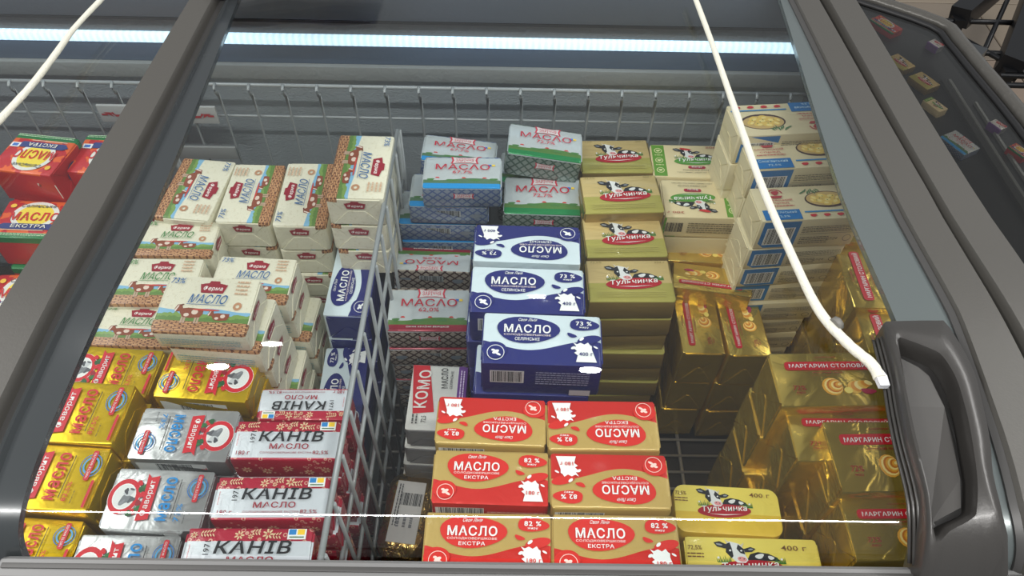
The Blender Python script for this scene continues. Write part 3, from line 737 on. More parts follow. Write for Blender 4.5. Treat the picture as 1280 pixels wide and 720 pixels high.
R_1l = edge([(.165, .312), (.2, .311), (.34, .323), (.485, .3223), (.81, .3163), (.95, .312)])
R_1r = edge([(.165, .350), (.3, .3551), (.487, .3554), (.8115, .3446), (.95, .34)])
R_2l = edge([(.165, .3600), (.34, .3615), (.487, .3595), (.812, .3528), (.95, .348)])
R_2r = edge([(.165, .395), (.39, .3966), (.488, .3941), (.813, .3867), (.95, .38)])
YE = .95
def gsect(lo=-.006, th=.0028): return [(0, lo), (1, lo), (1, lo+th), (0, lo+th)]
RS = [(0, -.008), (0, .004), (.06, .0075), (.94, .0075), (1, .004), (1, -.008)]

lid = empty('freezer_lid', (0, .55, .54)); tag(lid, 'curved glass sliding lid over the middle bay, with a recessed dark handle', 'lid', 'sliding glass lids')
def lpart(name, *a, **k):
    o = sweep(name, *a, **k); o.location = (-a0.location.x, -a0.location.y, -a0.location.z); return o
a0 = lid
lpart('glass_pane', L_fl, R_fl, gsect(), .1695, YE, GLASS, lid)
lpart('side_rail', L_ra, L_gr, RS, .150, YE, GREY, lid)
lpart('groove', L_gr, edge([(.1, -.311), (.95, -.311)]), [(0, -.01), (0, -.003), (1, -.003), (1, -.01)], .152, YE, GREYD, lid)
lpart('flange', edge([(.1, -.311), (.95, -.311)]), L_fl, [(0, -.008), (0, .002), (.12, .003), (.2, -.001), (1, -.0025), (1, -.008)], .155, YE, FL, lid)
lpart('side_rail', R_1l, R_1r, RS, .150, YE, GREY, lid)
lpart('groove', edge([(y, R_1l(y)-.004) for y in (.165, .2, .34, .485, .81, .95)]), R_1l, [(0, -.008), (0, .003), (1, .005), (1, -.008)], .152, YE, GREYD, lid)
lpart('flange', R_fl, edge([(y, R_1l(y)-.004) for y in (.165, .2, .34, .485, .81, .95)]), [(0, -.008), (0, -.002), (1, .001), (1, -.008)], .155, YE, FLR, lid)
o = link('front_bar', bm_mesh(box_bm(-.30, .36, .118, .170, .468, .532, .006, 3), 'front_bar', True, 35), lid, [mat('front_bar_grey', (128, 128, 128), .1, .4, .1, 60, aniso=(.05, 1, 1))]); o.location = -lid.location
for yy, hh in ((.163, .0012), (.155, .0016), (.147, .0012)):
    o = box('bar_ridge', -.295, .355, yy-.0016, yy+.0016, .531, .532+hh, GREYD, lid, .0006); o.location = -lid.location

# handle: raised loop, recess, thumb plate, ribbed inner edge
def on_lid(x, y, h): return Vector((x, y, prof(y)))+nrm(y)*h
def smooth_loop(P, n=5):
    Q = []; k = len(P)
    for i in range(k):
        a, b, c, d = (Vector(P[(i+j-1) % k]) for j in range(4))
        for s in range(n):
            t = s/n; Q.append(.5*((2*b)+(c-a)*t+(2*a-5*b+4*c-d)*t*t+(3*b-a-3*c+d)*t**3))
    return Q
HO = [(.2632, .3262), (.268, .3283), (.3045, .3296), (.3082, .326), (.3122, .291), (.3085, .262), (.3035, .235), (.2975, .214), (.2962, .192), (.2952, .160), (.2485, .160), (.2505, .2), (.2515, .236), (.2548, .262), (.2583, .2839), (.261, .31)]
HI = [(.2672, .3080), (.270, .3095), (.288, .2998), (.2925, .294), (.2948, .278), (.2925, .258), (.2885, .237), (.2845, .214), (.2795, .1975), (.276, .1935), (.262, .188), (.2530, .1842), (.2540, .205), (.2562, .236), (.2602, .265), (.2640, .29)]
def ray_poly(P, c, a):
    d = Vector((cos(a), sin(a))); best = 0
    for i in range(len(P)):
        p = Vector(P[i])-c; q = Vector(P[(i+1) % len(P)])-c; e = q-p
        den = d.x*e.y-d.y*e.x
        if abs(den) < 1e-12: continue
        t = (p.x*e.y-p.y*e.x)/den; u = (p.x*d.y-p.y*d.x)/den
        if 0 <= u <= 1.0001 and t > best: best = t
    return best
def ring_bm(A, B, n=110):
    bm = bmesh.new(); c = Vector((.2725, .245)); dirs = []
    for i in range(n):
        # directions crowd towards the long ends
        a = 2*pi*i/n; a = math.atan2(sin(a)*1.7, cos(a)); dirs.append((a, ray_poly(A, c, a), ray_poly(B, c, a)))
    def row(f, h): return [bm.verts.new(on_lid(c.x+cos(a)*f(ra, rb), c.y+sin(a)*f(ra, rb), h)) for a, ra, rb in dirs]
    g = lambda k: (lambda ra, rb: rb+(ra-rb)*k)
    rows = [row(g(1), -.004), row(g(1), .009), row(lambda ra, rb: ra-min(.0012, (ra-rb)*.2), .0125), row(g(.62), .0150), row(g(.30), .0158), row(lambda ra, rb: rb+min(.0016, (ra-rb)*.25), .0150), row(g(0), .0118), row(g(0), -.004)]
    for a, b in zip(rows, rows[1:]):
        for i in range(n): bm.faces.new((a[i], a[(i+1) % n], b[(i+1) % n], b[i]))
    bmesh.ops.recalc_face_normals(bm, faces=bm.faces); return bm
HANDG = mat('handle_plastic', (60, 58, 56), 0, .3, .03, 300, coat=.15)
A = [tuple(v) for v in smooth_loop(HO, 3)]; B = [tuple(v) for v in smooth_loop(HI, 3)]
hd = link('handle', bm_mesh(ring_bm(A, B), 'handle', True, 40), lid, [HANDG]); hd.location = -lid.location
def plate(name, P, h, th, m, parent):
    bm = bmesh.new(); t = [bm.verts.new(on_lid(x, y, h)) for x, y in P]; b = [bm.verts.new(on_lid(x, y, h-th)) for x, y in P]
    n = len(P); f1 = bm.faces.new(t); bm.faces.new(b[::-1])
    for i in range(n): bm.faces.new((t[i], b[i], b[(i+1) % n], t[(i+1) % n]))
    bmesh.ops.recalc_face_normals(bm, faces=bm.faces)
    return link(name, bm_mesh(bm, name), parent, [m])
plate('recess_floor', [(a_*.985+.2747*.015, b_) for a_, b_ in B], -.0005, .003, mat('recess_dark', (40, 39, 38), 0, .4), hd)
TP = [(.2665, .302), (.279, .293), (.2838, .286), (.2858, .262), (.283, .24), (.2795, .214), (.2752, .1975), (.2545, .189), (.2553, .21), (.2578, .236), (.2615, .262), (.265, .29)]
plate('thumb_plate', TP, .0065, .005, mat('thumb_plate', (68, 66, 64), 0, .3, coat=.2), hd)
for dx in (.0, .0022, .0044):
    pts = [on_lid(x-.0008-dx*.9, y, .006-dx*.8) for x, y in ((.2622, .318), (.259, .285), (.2552, .262), (.252, .236), (.2508, .2), (.2495, .172))]
    link('rib', tube_me(pts, .0013, 6, 4), hd, [HANDG])

# neighbour lids, left and right
l2 = empty('freezer_lid', (-.6, .55, .53)); a0 = l2
tag(l2, 'glass sliding lid over the red packs, left of the wide left rail', 'lid', 'sliding glass lids')
lpart('glass_pane', const(-.85), L_ra, gsect(-.012), .172, YE, GLASS, l2)
o = link('front_bar', bm_mesh(box_bm(-.9, -.352, .118, .170, .46, .526, .006, 3), 'front_bar', True, 35), l2, [GREYD]); o.location = -l2.location
lpart('side_rail', const(-.885), const(-.85), RS, .150, YE, GREY, l2)
l3 = empty('freezer_lid', (.42, .55, .53)); a0 = l3
tag(l3, 'short end lid right of the second rail, glass tinted to dim the bay, chamfered corner', 'lid', 'sliding glass lids')
lpart('side_rail', R_2l, R_2r, RS, .150, YE, GREY, l3)
lpart('gap_strip', R_1r, R_2l, [(0, -.012), (0, -.006), (1, -.006), (1, -.012)], .152, YE, RUBBER, l3)  # the dark of the gap between rails, put in as a black strip
RIM = edge([(.15, .4905), (.45, .489), (.5918, .4865), (.7318, .4745), (.7642, .4700), (.8138, .405), (.93, .387)])
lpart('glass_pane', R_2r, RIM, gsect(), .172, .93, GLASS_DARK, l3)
rimpts = [on_lid(RIM(y)+.003, y, .0) for y in (.17, .3, .45, .5918, .68, .7318)]+[on_lid(.470, .766, 0), on_lid(.407, .816, 0), on_lid(.33, .868, 0)]
o = link('rim_bar', tube_me(rimpts, .0075, 8, 3), l3, [mat('rim_grey', (82, 80, 76), .2, .3, .3, 60)]); o.location = -l3.location
rimpts2 = [v+Vector((-.011, -.004, -.002)) for v in rimpts]
o = link('rim_seal', tube_me(rimpts2, .004, 6, 3), l3, [RUBBER]); o.location = -l3.location

# dark panel added for the dimness under the end glass, with two raised runners
DK = mat('end_bay_dark', (46, 49, 52), .1, .3, .05, 60)
sl = empty('end_backing', (.44, .55, .5)); tag(sl, 'added dark ledge with raised runners close under the end lid', 'backing'); a0 = sl
lpart('dark_panel', edge([(.1, .400), (.95, .386)]), edge([(y, RIM(y)+(.026 if y < .74 else .07)) for y in (.15, .45, .5918, .7318, .7642, .8138, .93)]), [(0, -.04), (1, -.04), (1, -.030), (0, -.030)], .172, .96, DK, sl)
for xa, xb, y1 in ((.4585, .4645, .70), (.4665, .4695, .70), (.4790, .4815, .66)):
    lpart('runner', const(xa), const(xb), [(0, -.030), (1, -.030), (1, -.027), (0, -.027)], .18, y1, LIGHTG if xb-xa < .0032 else mat('runner_grey', (72, 74, 74), .2, .4), sl)
fp('end_body', .40, .558, .78, .872, .30, .40, GREYD)

# cords, plastic bag
CORD = mat('white_cord', (232, 230, 214), 0, .55, .35, 420)
cr = link('cord', tube_me([(.2019, .82, .536), (.2066, .7073, .5405), (.2091, .5839, .547), (.2112, .4831, .552), (.2172, .3957, .5575), (.2232, .342, .5608), (.2357, .3125, .5615), (.2476, .2955, .5615), (.2502, .284, .5615)], .0036, 9, 7, lambda t: .78+.42*t, .05), None, [CORD])
tag(cr, 'white cord lying on the middle glass, running down to the black handle', 'cord', 'white cords on the glass')
kn = link('tie', rod_me((.2295, .3262, .5625), (.2335, .3285, .5625), .0052, 8), cr, [mat('tie_grey', (120, 118, 112), 0, .5)])
tp = plate('tape_end', [(.2462, .2955), (.2500, .2972), (.2545, .2845), (.2542, .2770), (.2478, .2768)], .0085, .004, mat('white_tape', (224, 226, 230), 0, .4, .2, 200), cr)
cl = link('cord', tube_me([(-.4345, .774, .537), (-.4422, .7085, .54), (-.4426, .6567, .5425), (-.4441, .6026, .545), (-.4511, .5415, .548), (-.46, .47, .552)], .0036, 9, 7, lambda t: .8+.3*t, .06), None, [CORD])
tag(cl, 'loose white cord end lying on the left glass above the red packs', 'cord', 'white cords on the glass')
bm = bmesh.new(); random.seed(11)
for k in range(5):
    rowa = []; rowb = []
    for i in range(15):
        t = i/14; x = -.332+t*.178; y = .776+k*.0045+t*.012+.002*sin(9*t+k*1.3); z = .536+.004*k+.0035*sin(7*t+k*2)+.004*(1-t)
        rowa.append(bm.verts.new((x, y, z))); rowb.append(bm.verts.new((x, y+.05+.006*k, z+.006+.003*sin(5*t+k))))
    for i in range(14): bm.faces.new((rowa[i], rowa[i+1], rowb[i+1], rowb[i]))
me = bm_mesh(bm, 'bag', True)
bgm = mat('dark_plastic_film', (104, 108, 136), .0, .2, .5, 60, coat=.8)
bag = link('plastic_bag', me, None, [bgm]); md = bag.modifiers.new('t', 'SOLIDIFY'); md.thickness = .0008
tag(bag, 'crumpled dark plastic bag lying folded over the rear end of the left rail', 'plastic bag')

# ------------------------------------------------------------------ shop floor and the rack behind the freezer
fl = empty('floor', (1.3, 1.8, -.32)); fl['kind'] = 'structure'
TL = [mat('floor_tile_%d' % i, c, 0, .45, .1, 40) for i, c in enumerate(((132, 120, 104), (124, 113, 100), (138, 122, 108)))]
o = box('grout', -3.2, 1.9, -2.2, 2.6, -.012, -.004, mat('grout', (64, 58, 52), 0, .8), fl)
bm = box_bm(-.148, .148, -.148, .148, -.01, 0, .002, 1); tile = bm_mesh(bm, 'tile')
tms = []
for i in range(3):
    t = tile.copy(); t.materials.append(TL[i]); tms.append(t)
for i in range(9):
    for j in range(9):
        o = link('tile', tms[(i*5+j*3+i*j) % 3], fl); o.location = (-.6+i*.3, -.6+j*.3, 0); o.rotation_euler.z = 0
rk = empty('metal_rack', (1.3, 1.8, -.32)); tag(rk, 'black metal rack with thick posts and thin rods behind the freezer corner', 'rack')
RK = mat('black_steel', (22, 23, 26), .3, .4)
def rkp(nm, p0, p1, r, n=8):
    o = rod(nm, Vector(p0)-rk.location, Vector(p1)-rk.location, r, RK, rk, n); return o
rkp('post', (1.32, 1.99, -.12), (1.17, 1.84, -.12), .036, 4); rkp('post', (1.52, 2.12, -.12), (1.215, 1.62, -.12), .040, 4)
rkp('post', (1.17, 1.84, -.12), (1.17, 1.84, -.32), .02, 4); rkp('post', (1.215, 1.62, -.12), (1.215, 1.62, -.32), .02, 4)
for p0, p1 in (((1.365, 1.98), (1.18, 1.69)), ((1.1, 1.84), (1.40, 1.835)), ((1.1, 1.70), (1.5, 1.69)), ((1.19, 1.567), (1.6, 1.562)), ((1.14, 1.78), (1.32, 1.53)), ((1.19, 1.605), (1.6, 1.6)), ((1.32, 1.72), (1.26, 1.48))):
    rkp('rod', (*p0, -.13), (*p1, -.13), .007, 6)

# ------------------------------------------------------------------ the goods
# key: centre x, y, top z, turn (deg), length, depth, tilt x, tilt y
P = {
'f1':(-0.3959,0.7244,0.3000,-95.2,0.1085,0.0707,0,0),
'f2':(-0.3233,0.7185,0.3000,89.2,0.1049,0.0656,0,0),
'f3':(-0.2524,0.7133,0.3050,90.7,0.1123,0.0645,0,0),
'f4':(-0.1697,0.6834,0.3800,-90.6,0.1084,0.0657,0,0),
'h63a':(-0.4013,0.6471,0.2900,0.2,0.0936,0.0571,0,0),
'h63b':(-0.4002,0.5713,0.3000,0.5,0.0923,0.0681,0,0),
'h63c':(-0.4088,0.5150,0.2900,-1.1,0.0927,0.0558,0,0),
'h73front':(-0.3013,0.4860,0.3700,-2.5,0.0940,0.0684,3,0),
'h73back':(-0.2876,0.5681,0.3100,-2.1,0.0889,0.0643,0,0),
'g1':(-0.4178,0.4552,0.2900,-3.0,0.0945,0.0598,0,0),
'g2':(-0.3060,0.4376,0.3100,176.5,0.0954,0.0567,0,0),
'g3':(-0.4187,0.3886,0.3200,-3.0,0.0945,0.0677,0,0),
'g4':(-0.4226,0.3223,0.3150,-3.0,0.0945,0.0649,0,0),
'g5':(-0.4312,0.2626,0.3000,-3.0,0.0945,0.0517,0,0),
's1':(-0.3109,0.3702,0.3100,178.6,0.0955,0.0556,0,0),
's2':(-0.3175,0.3032,0.3100,-1.4,0.0909,0.0585,0,0),
's3':(-0.3356,0.2421,0.3000,0.1,0.0904,0.0614,0,0),
'k1':(-0.2007,0.4061,0.3100,180.9,0.0891,0.0370,0,0),
'k2':(-0.1955,0.3388,0.3600,0.6,0.0957,0.0392,0,0),
'k3':(-0.1948,0.2791,0.3700,1.0,0.0970,0.0388,0,0),
'k4':(-0.2025,0.2291,0.3800,0.7,0.1012,0.0399,0,0),
'b1':(-0.1866,0.6148,0.2600,88.9,0.1194,0.0537,0,0),
'b2':(-0.1915,0.4969,0.2000,91.0,0.1090,0.0540,0,0),
'zb1':(-0.0638,0.7706,0.3300,-3.0,0.0935,0.0490,0,5),
'zb2':(-0.0537,0.7080,0.3500,0.2,0.0935,0.0559,0,0),
'zb3':(-0.0712,0.7122,0.3160,-0.8,0.0960,0.0585,0,0),
'zb4':(-0.0857,0.7156,0.2820,-0.8,0.0987,0.0605,0,0),
'zg1':(0.0439,0.7656,0.3500,-3.0,0.0926,0.0574,0,7),
'zg2':(0.0453,0.7114,0.3100,-1.4,0.0950,0.0659,0,0),
'zr1':(-0.0929,0.6536,0.2500,178.6,0.0949,0.0401,0,0),
'zr2':(-0.0900,0.5668,0.2600,0.7,0.0941,0.0643,0,0),
'c1':(0.0229,0.5650,0.3800,178.6,0.1125,0.0540,0,0),
'c2':(0.0221,0.4851,0.4000,-1.3,0.1113,0.0576,0,0),
'c3':(0.0348,0.4194,0.4100,-1.5,0.1093,0.0572,0,0),
'ko1':(-0.0729,0.4526,0.2500,88.2,0.0832,0.0641,0,0),
'loaf':(-0.1076,0.3629,0.1500,83.7,0.0883,0.0429,0,0),
'r1':(-0.0103,0.3386,0.4000,178.6,0.0937,0.0469,0,0),
'r2':(0.0862,0.3362,0.4000,180.4,0.0950,0.0492,0,0),
'r3':(-0.0093,0.2856,0.4020,-0.9,0.0946,0.0485,0,0),
'r4':(0.0879,0.2820,0.4050,179.9,0.0961,0.0489,0,0),
'r5':(-0.0103,0.2283,0.4080,-0.5,0.0975,0.0491,0,0),
'r6':(0.0885,0.2267,0.4100,-0.3,0.0965,0.0502,0,0),
't1':(0.1423,0.7876,0.3100,2.1,0.0930,0.0647,0,0),
't2':(0.1405,0.6957,0.3300,3.4,0.0960,0.0653,0,0),
't3':(0.1411,0.6382,0.3150,2.6,0.0955,0.0649,0,0),
't4':(0.1377,0.5537,0.3350,1.3,0.0944,0.0602,0,0),
'e1':(0.2391,0.7800,0.3100,-0.8,0.0967,0.0639,0,0),
'e2':(0.2415,0.7050,0.3150,178.8,0.0931,0.0671,0,0),
'm1':(0.2577,0.6798,0.2500,-3.9,0.0964,0.0480,0,0),
'm2':(0.2589,0.6289,0.2500,171.9,0.0962,0.0418,0,0),
'gmR1':(0.2411,0.5839,0.2200,90.1,0.0936,0.0525,0,0),
'gmR2':(0.2966,0.5786,0.2200,91.9,0.0866,0.0520,0,0),
'w1':(0.3253,0.7387,0.4150,185.6,0.1228,0.0561,0,0),
'w2':(0.3360,0.6980,0.4000,5.7,0.1207,0.0554,0,0),
'w3':(0.3405,0.6398,0.3750,5.1,0.1163,0.0532,0,0),
'B1':(0.2898,0.3775,0.4150,1.6,0.0997,0.0557,0,0),
'B2':(0.2976,0.3299,0.4000,0.4,0.0969,0.0501,0,0),
'B3':(0.3175,0.3031,0.4150,1.6,0.0911,0.0632,0,0),
'B4':(0.3222,0.2470,0.4000,1.3,0.0931,0.0514,0,0),
'y1':(0.1942,0.2780,0.3600,-2.7,0.0910,0.0437,0,0),
'y2':(0.2051,0.2257,0.3700,-1.0,0.1083,0.0483,0,0),
'L1':(-0.5847,0.7391,0.3400,170.0,0.0845,0.0689,0,3),
'L2':(-0.4999,0.7518,0.3300,178.0,0.0890,0.0702,0,3),
'L3':(-0.5732,0.6656,0.3000,-1.2,0.0931,0.0624,0,0),
}
_buried = {}
def pack(kd, x, y, ztop, rot, W, D, T, tx=0, ty=0, top=True, sides=(), folds=True, label='', group=None):
    k = KINDS[kd]; o = link(k['nm'], k['body'])
    o.location = (x, y, ztop-T); o.rotation_euler = (radians(tx), radians(ty), radians(rot)); o.scale = (W/k['W'], D/k['D'], T/k['T'])
    tag(o, label, k['cat'], group)
    if folds and k['folds']: link('end_fold', k['folds'], o)['kind'] = 'stuff'
    if top:
        for n, me in k['top']: link(n, me, o)
    for s in sides:
        for n, me in k['sides'].get(s, []): link(n, me, o)
    return o
ORD = ['', 'second', 'third', 'fourth', 'fifth', 'sixth', 'seventh', 'eighth', 'ninth', 'tenth']
def stack(key, kd, T, label, layers=0, under='', group=None, sides=(), dx=0, dy=0, jit=.0015, lower_sides=(), drift=(0, 0), lowkind=None, T2=None, folds=True, bury=None, lrot=None, lowtop=False):
    x, y, z, rot, W, D, tx, ty = P[key]; k = KINDS[kd]
    pack(kd, x, y, z, rot, W, D, T, tx, ty, True, sides, folds, label, group)
    rr = random.Random(key); zt = z-T-.0008-(abs(math.sin(radians(ty)))*W/2 if ty else 0)-(abs(math.sin(radians(tx)))*D/2 if tx else 0); T2 = T2 or T; i = 0
    while i < layers and zt-T2 > -.004:
        X = x+dx+drift[0]*(i+1)+rr.uniform(-jit, jit); Y = y+dy+drift[1]*(i+1)+rr.uniform(-jit, jit)
        pack(lowkind or kd, X, Y, zt, (lrot if lrot is not None else rot)+rr.uniform(-1.2, 1.2)*(jit/.0015)**.5, W, D, T2, 0, 0, lowtop, lower_sides, folds, '%s, %s layer down' % (under, ORD[i+1]), group)
        zt -= T2+.0006; i += 1
    # what lies buried under that, down to the basket floor
    X = x+dx+drift[0]*layers; Y = y+dy+drift[1]*layers
    zt -= .0006
    while zt > .012 and bury != 'none':
        h = min(T2, zt-.002); _buried.setdefault(bury or kd, []).append((X, Y, zt, radians(rot), W*.84, D*.82, h)); zt -= T2+.001

FG = 'cream farm butter packs'
FT, FB = ('left', 'right')
stack('f1', 'ferma73', .044, 'cream butter pack turned sideways in the back row, nearest the left rail', 2, 'cream pack under the sideways pack by the left rail', FG)
stack('f2', 'ferma73', .044, 'cream butter pack turned sideways in the back row, second from the left rail', 4, 'cream pack under the middle sideways pack of the back row', FG, sides=('left',), lower_sides=('left',))
stack('f3', 'ferma73', .044, 'cream butter pack turned sideways in the back row, third from the left rail', 4, 'cream pack under the third sideways pack of the back row', FG, sides=('left',), lower_sides=('left',))
stack('f4', 'ferma73', .042, 'cream butter pack turned sideways on the highest stack, against the wire divider', 2, 'cream pack in the stack against the divider', FG, sides=('right',), lower_sides=('right',), bury='none')
stack('h63a', 'ferma63', .04, 'cream pack with green 63% print, rearmost of the three beside the left rail', 2, 'cream pack under the rearmost green-print pack', FG, sides=('right', 'front'), lower_sides=('right',), jit=.004)
stack('h63b', 'ferma63', .04, 'cream pack with green 63% print, middle of the three beside the left rail', 1, 'cream pack under the middle green-print pack', FG, sides=('right', 'front'), jit=.004)
stack('h63c', 'ferma63', .04, 'cream pack with green 63% print, nearest the gold foil packs', 1, 'cream pack under the nearest green-print pack', FG, sides=('right',), jit=.004)
stack('h73front', 'ferma73', .030, 'cream pack with blue 73% print and brown cow, topmost, overlapping the green-print packs', 6, 'cream pack in the leaning pile under the overlapping blue-print pack', FG, sides=('right', 'front'), lower_sides=('right', 'front'), jit=.006, drift=(.004, .004), T2=.04)
stack('h73back', 'ferma73', .036, 'cream pack with blue 73% print, just behind the topmost one', 5, 'cream pack in the leaning pile under the rear blue-print pack', FG, sides=('right', 'front'), lower_sides=('right', 'front'), jit=.006, drift=(.0035, .003), T2=.04)

GG = 'gold foil butter packs with a red ribbon'; SG = 'silver foil butter packs with a red ribbon'
stack('g1', 'favg', .03, 'gold foil butter pack in the rear left, partly under the next gold pack', 2, 'gold foil pack under the rear left gold pack', GG)
stack('g2', 'favg', .032, 'gold foil butter pack lying upside down, round badge at its right, below the cream packs', 2, 'gold foil pack under the upside-down gold pack', GG, sides=('back',))
stack('g3', 'favg', .034, 'gold foil butter pack raised over its neighbours, second from the rear at the left rail', 2, 'gold foil pack under the raised gold pack', GG, dx=.004)
stack('g4', 'favg', .032, 'gold foil butter pack third from the rear at the left rail, beside a silver one', 2, 'gold foil pack under the third gold pack', GG, dx=.004)
stack('g5', 'favg', .032, 'gold foil butter pack in the front left corner, cut by the front bar', 1, 'gold foil pack in the front left corner', GG)
stack('s1', 'favs', .032, 'silver foil butter pack lying upside down, directly in front of the gold packs', 2, 'silver foil pack under the upside-down silver one', SG, sides=('back',))
stack('s2', 'favs', .032, 'silver foil butter pack lying upright, in front of the upside-down silver one', 2, 'silver foil pack under the upright silver one', SG, sides=('front',))
stack('s3', 'favs', .032, 'silver foil butter pack at the front, mostly hidden by the front bar', 1, 'silver foil pack at the front bar', SG)

KG = 'butter packs with red floral bands'
stack('k1', 'kaniv', .033, 'floral banded butter pack lying upside down, rearmost of its row', 3, 'floral pack under the upside-down one', KG, sides=('front',))
stack('k2', 'kaniv', .036, 'floral banded butter pack, second in its row, in front of the upside-down one', 4, 'floral pack under the second of the row', KG, sides=('front',), lower_sides=('front',), jit=.003)
stack('k3', 'kaniv', .036, 'floral banded butter pack, third in its row, crossed by the light line on the glass', 4, 'floral pack under the third of the row', KG, sides=('front',), lower_sides=('front',), jit=.003)
stack('k4', 'kaniv', .036, 'floral banded butter pack nearest the front bar', 4, 'floral pack next to the front bar', KG, sides=('front',), jit=.003)
BG = 'blue and white butter blocks'
stack('b1', 'blue', .045, 'blue and white butter block turned sideways, left of the wire divider, behind', 3, 'blue block under the rear sideways one', BG, drift=(.0, -.002))
stack('b2', 'blue', .045, 'blue and white butter block turned sideways, lower, just behind the floral packs', 1, 'blue block under the lower sideways one', BG)

ZB = 'silver butter packs with blue patterned sides'; ZG = 'silver butter packs with green patterned sides'; ZR = 'silver butter packs with brown patterned sides'
x, y, z, rot, W, D, tx, ty = P['zb3']; pack('zarb', x, y, z, rot, W, D, .031, 0, 0, True, ('front',), True, 'blue-sided butter pack second in its stack, barcode facing front, shifted left', ZB)
x, y, z, rot, W, D, tx, ty = P['zb4']; 
stack('zb4', 'zarb', .031, 'blue-sided butter pack third in its stack, lowest barcode of the three', 2, 'blue-sided pack under the lowest barcode', ZB, sides=('front',), lower_sides=('front',))
x, y, z, rot, W, D, tx, ty = P['zb2']; pack('zarb', x, y, z, rot, W, D, .032, 0, 0, True, ('front_logo',), True, 'silver butter pack with bright blue strip, topmost and foremost of the blue-sided ones', ZB)
stack('zb1', 'zarb', .034, 'tilted silver butter pack with landscape, behind the one with the bright blue strip', 1, 'blue-sided pack under the tilted one', ZB)
stack('zg1', 'zarg', .036, 'tilted silver butter pack with green strip, topmost at the rear wires', 2, 'green-sided pack under the tilted one', ZG, sides=('front_logo',), dx=-.006)
stack('zg2', 'zarg', .034, 'silver butter pack with green strip, in front of the tilted green one', 3, 'green-sided pack under the flat green one', ZG, sides=('front_logo',))
stack('zr1', 'zarr', .034, 'brown-sided butter pack lying upside down, behind its upright twin', 3, 'brown-sided pack under the upside-down one', ZR, sides=('back',), lower_sides=('front',))
stack('zr2', 'zarr', .034, 'brown-sided butter pack lying upright with a dark red strip', 4, 'brown-sided pack under the upright one', ZR, sides=('front_logo',), lower_sides=('front',))
stack('c1', 'blue', .045, 'blue and white butter block lying upside down, rearmost of three', 3, 'blue block under the rearmost one', BG, sides=('back',))
stack('c2', 'blue', .048, 'blue and white butter block, middle of three', 3, 'blue block under the middle one', BG, sides=('front',), dx=-.003)
stack('c3', 'blue', .05, 'blue and white butter block, foremost of three, barcode side showing', 3, 'blue block under the foremost one', BG, sides=('front',), dx=-.009, lower_sides=('front',))
stack('ko1', 'komo', .036, 'narrow white butter pack with slanting red band, behind the red and gold packs', 4, 'violet-edged pack under the red-banded one', 'violet-edged butter packs', drift=(-.004, -.002))
RG = 'red and gold butter packs'
for key, lab, sd in (('r1', 'red and gold butter pack lying upside down, rear left of six', 'back'), ('r2', 'red and gold butter pack lying upside down, rear right of six', 'back'),
                 ('r3', 'red and gold butter pack lying upright, middle left of six', 'front'), ('r4', 'red and gold butter pack lying upside down, middle right of six', 'back'),
                 ('r5', 'red and gold butter pack lying upright, front left of six', 'front'), ('r6', 'red and gold butter pack lying upright, front right of six', 'front')):
    stack(key, 'red', .034, lab, 3, 'red and gold pack under the %s of six' % lab.split(', ')[1].split(' of')[0], RG, sides=(sd,))

TG = 'gold wrapped spreads with a cow'
stack('t1', 'tul', .034, 'gold spread pack with a cow, rearmost of four, by the rear wires', 3, 'gold spread under the rearmost cow pack', TG)
stack('t2', 'tul', .034, 'gold spread pack with a cow, second from the rear wires', 3, 'gold spread under the second cow pack', TG)
stack('t3', 'tul', .034, 'gold spread pack with a faded-looking cow under glare, third from the rear wires', 3, 'gold spread under the third cow pack', TG)
stack('t4', 'tul', .031, 'gold spread pack with a cow, foremost of four, on a tall stack', 8, 'gold spread in the tall stack under the foremost cow pack', TG, sides=('front',), jit=.003, drift=(.0007, 0))
EG = 'green banded spread packs'
stack('e1', 'tulg', .034, 'cream spread pack with a green left band, at the rear wires', 3, 'green banded pack under the rear one', EG)
stack('e2', 'tulg', .036, 'cream spread pack lying upside down, green band at its right, barcode side showing', 2, 'green banded pack under the upside-down one', EG, sides=('back',))
MG = 'gold foil margarine blocks'
stack('m1', 'marg', .04, 'gold margarine block lying upright, just in front of the green banded spread', 4, 'gold margarine block under the upright one', MG)
stack('m2', 'marg', .04, 'gold margarine block lying upside down, behind the two sideways ones', 4, 'gold margarine block under the upside-down one', MG)
stack('gmR1', 'marg', .066, 'gold margarine block turned sideways, beside the tall cow stack', 2, 'gold margarine block under the sideways one beside the cow stack', MG, jit=.002, drift=(-.0015, .001))
stack('gmR2', 'marg', .066, 'gold margarine block turned sideways, beside the open gap of the cartons', 2, 'gold margarine block under the sideways one by the cartons', MG, jit=.002, drift=(-.0015, .001))
CG = 'cream cartons with a dish of potatoes'
stack('w1', 'carton', .042, 'cream carton with potatoes, upside down, rearmost and highest', 4, 'cream carton under the rearmost one', CG, sides=('right', 'back'), lower_sides=('right',))
stack('w2', 'carton', .044, 'cream carton with potatoes and blue label, middle of three stacks', 5, 'cream carton under the middle stack top', CG, sides=('left', 'front'), lower_sides=('left', 'front'), drift=(.001, 0))
stack('w3', 'carton', .046, 'cream carton with potatoes and blue label, foremost stack, behind the white cord', 9, 'cream carton in the foremost stack', CG, sides=('left', 'front'), lower_sides=('left', 'front'), jit=.003, drift=(-.0015, .0), T2=.034)
stack('B1', 'marg', .062, 'large gold margarine block behind the handle, rearmost of the front right group', 5, 'gold margarine block under the rearmost front right one', MG, jit=.003)
stack('B2', 'marg', .062, 'large gold margarine block, second of the front right group, half covered', 5, 'gold margarine block under the half covered one', MG, jit=.003)
stack('B3', 'marg', .03, 'large gold margarine block lying on top, third of the front right group', 5, 'gold margarine block under the top one', MG, jit=.003, T2=.062)
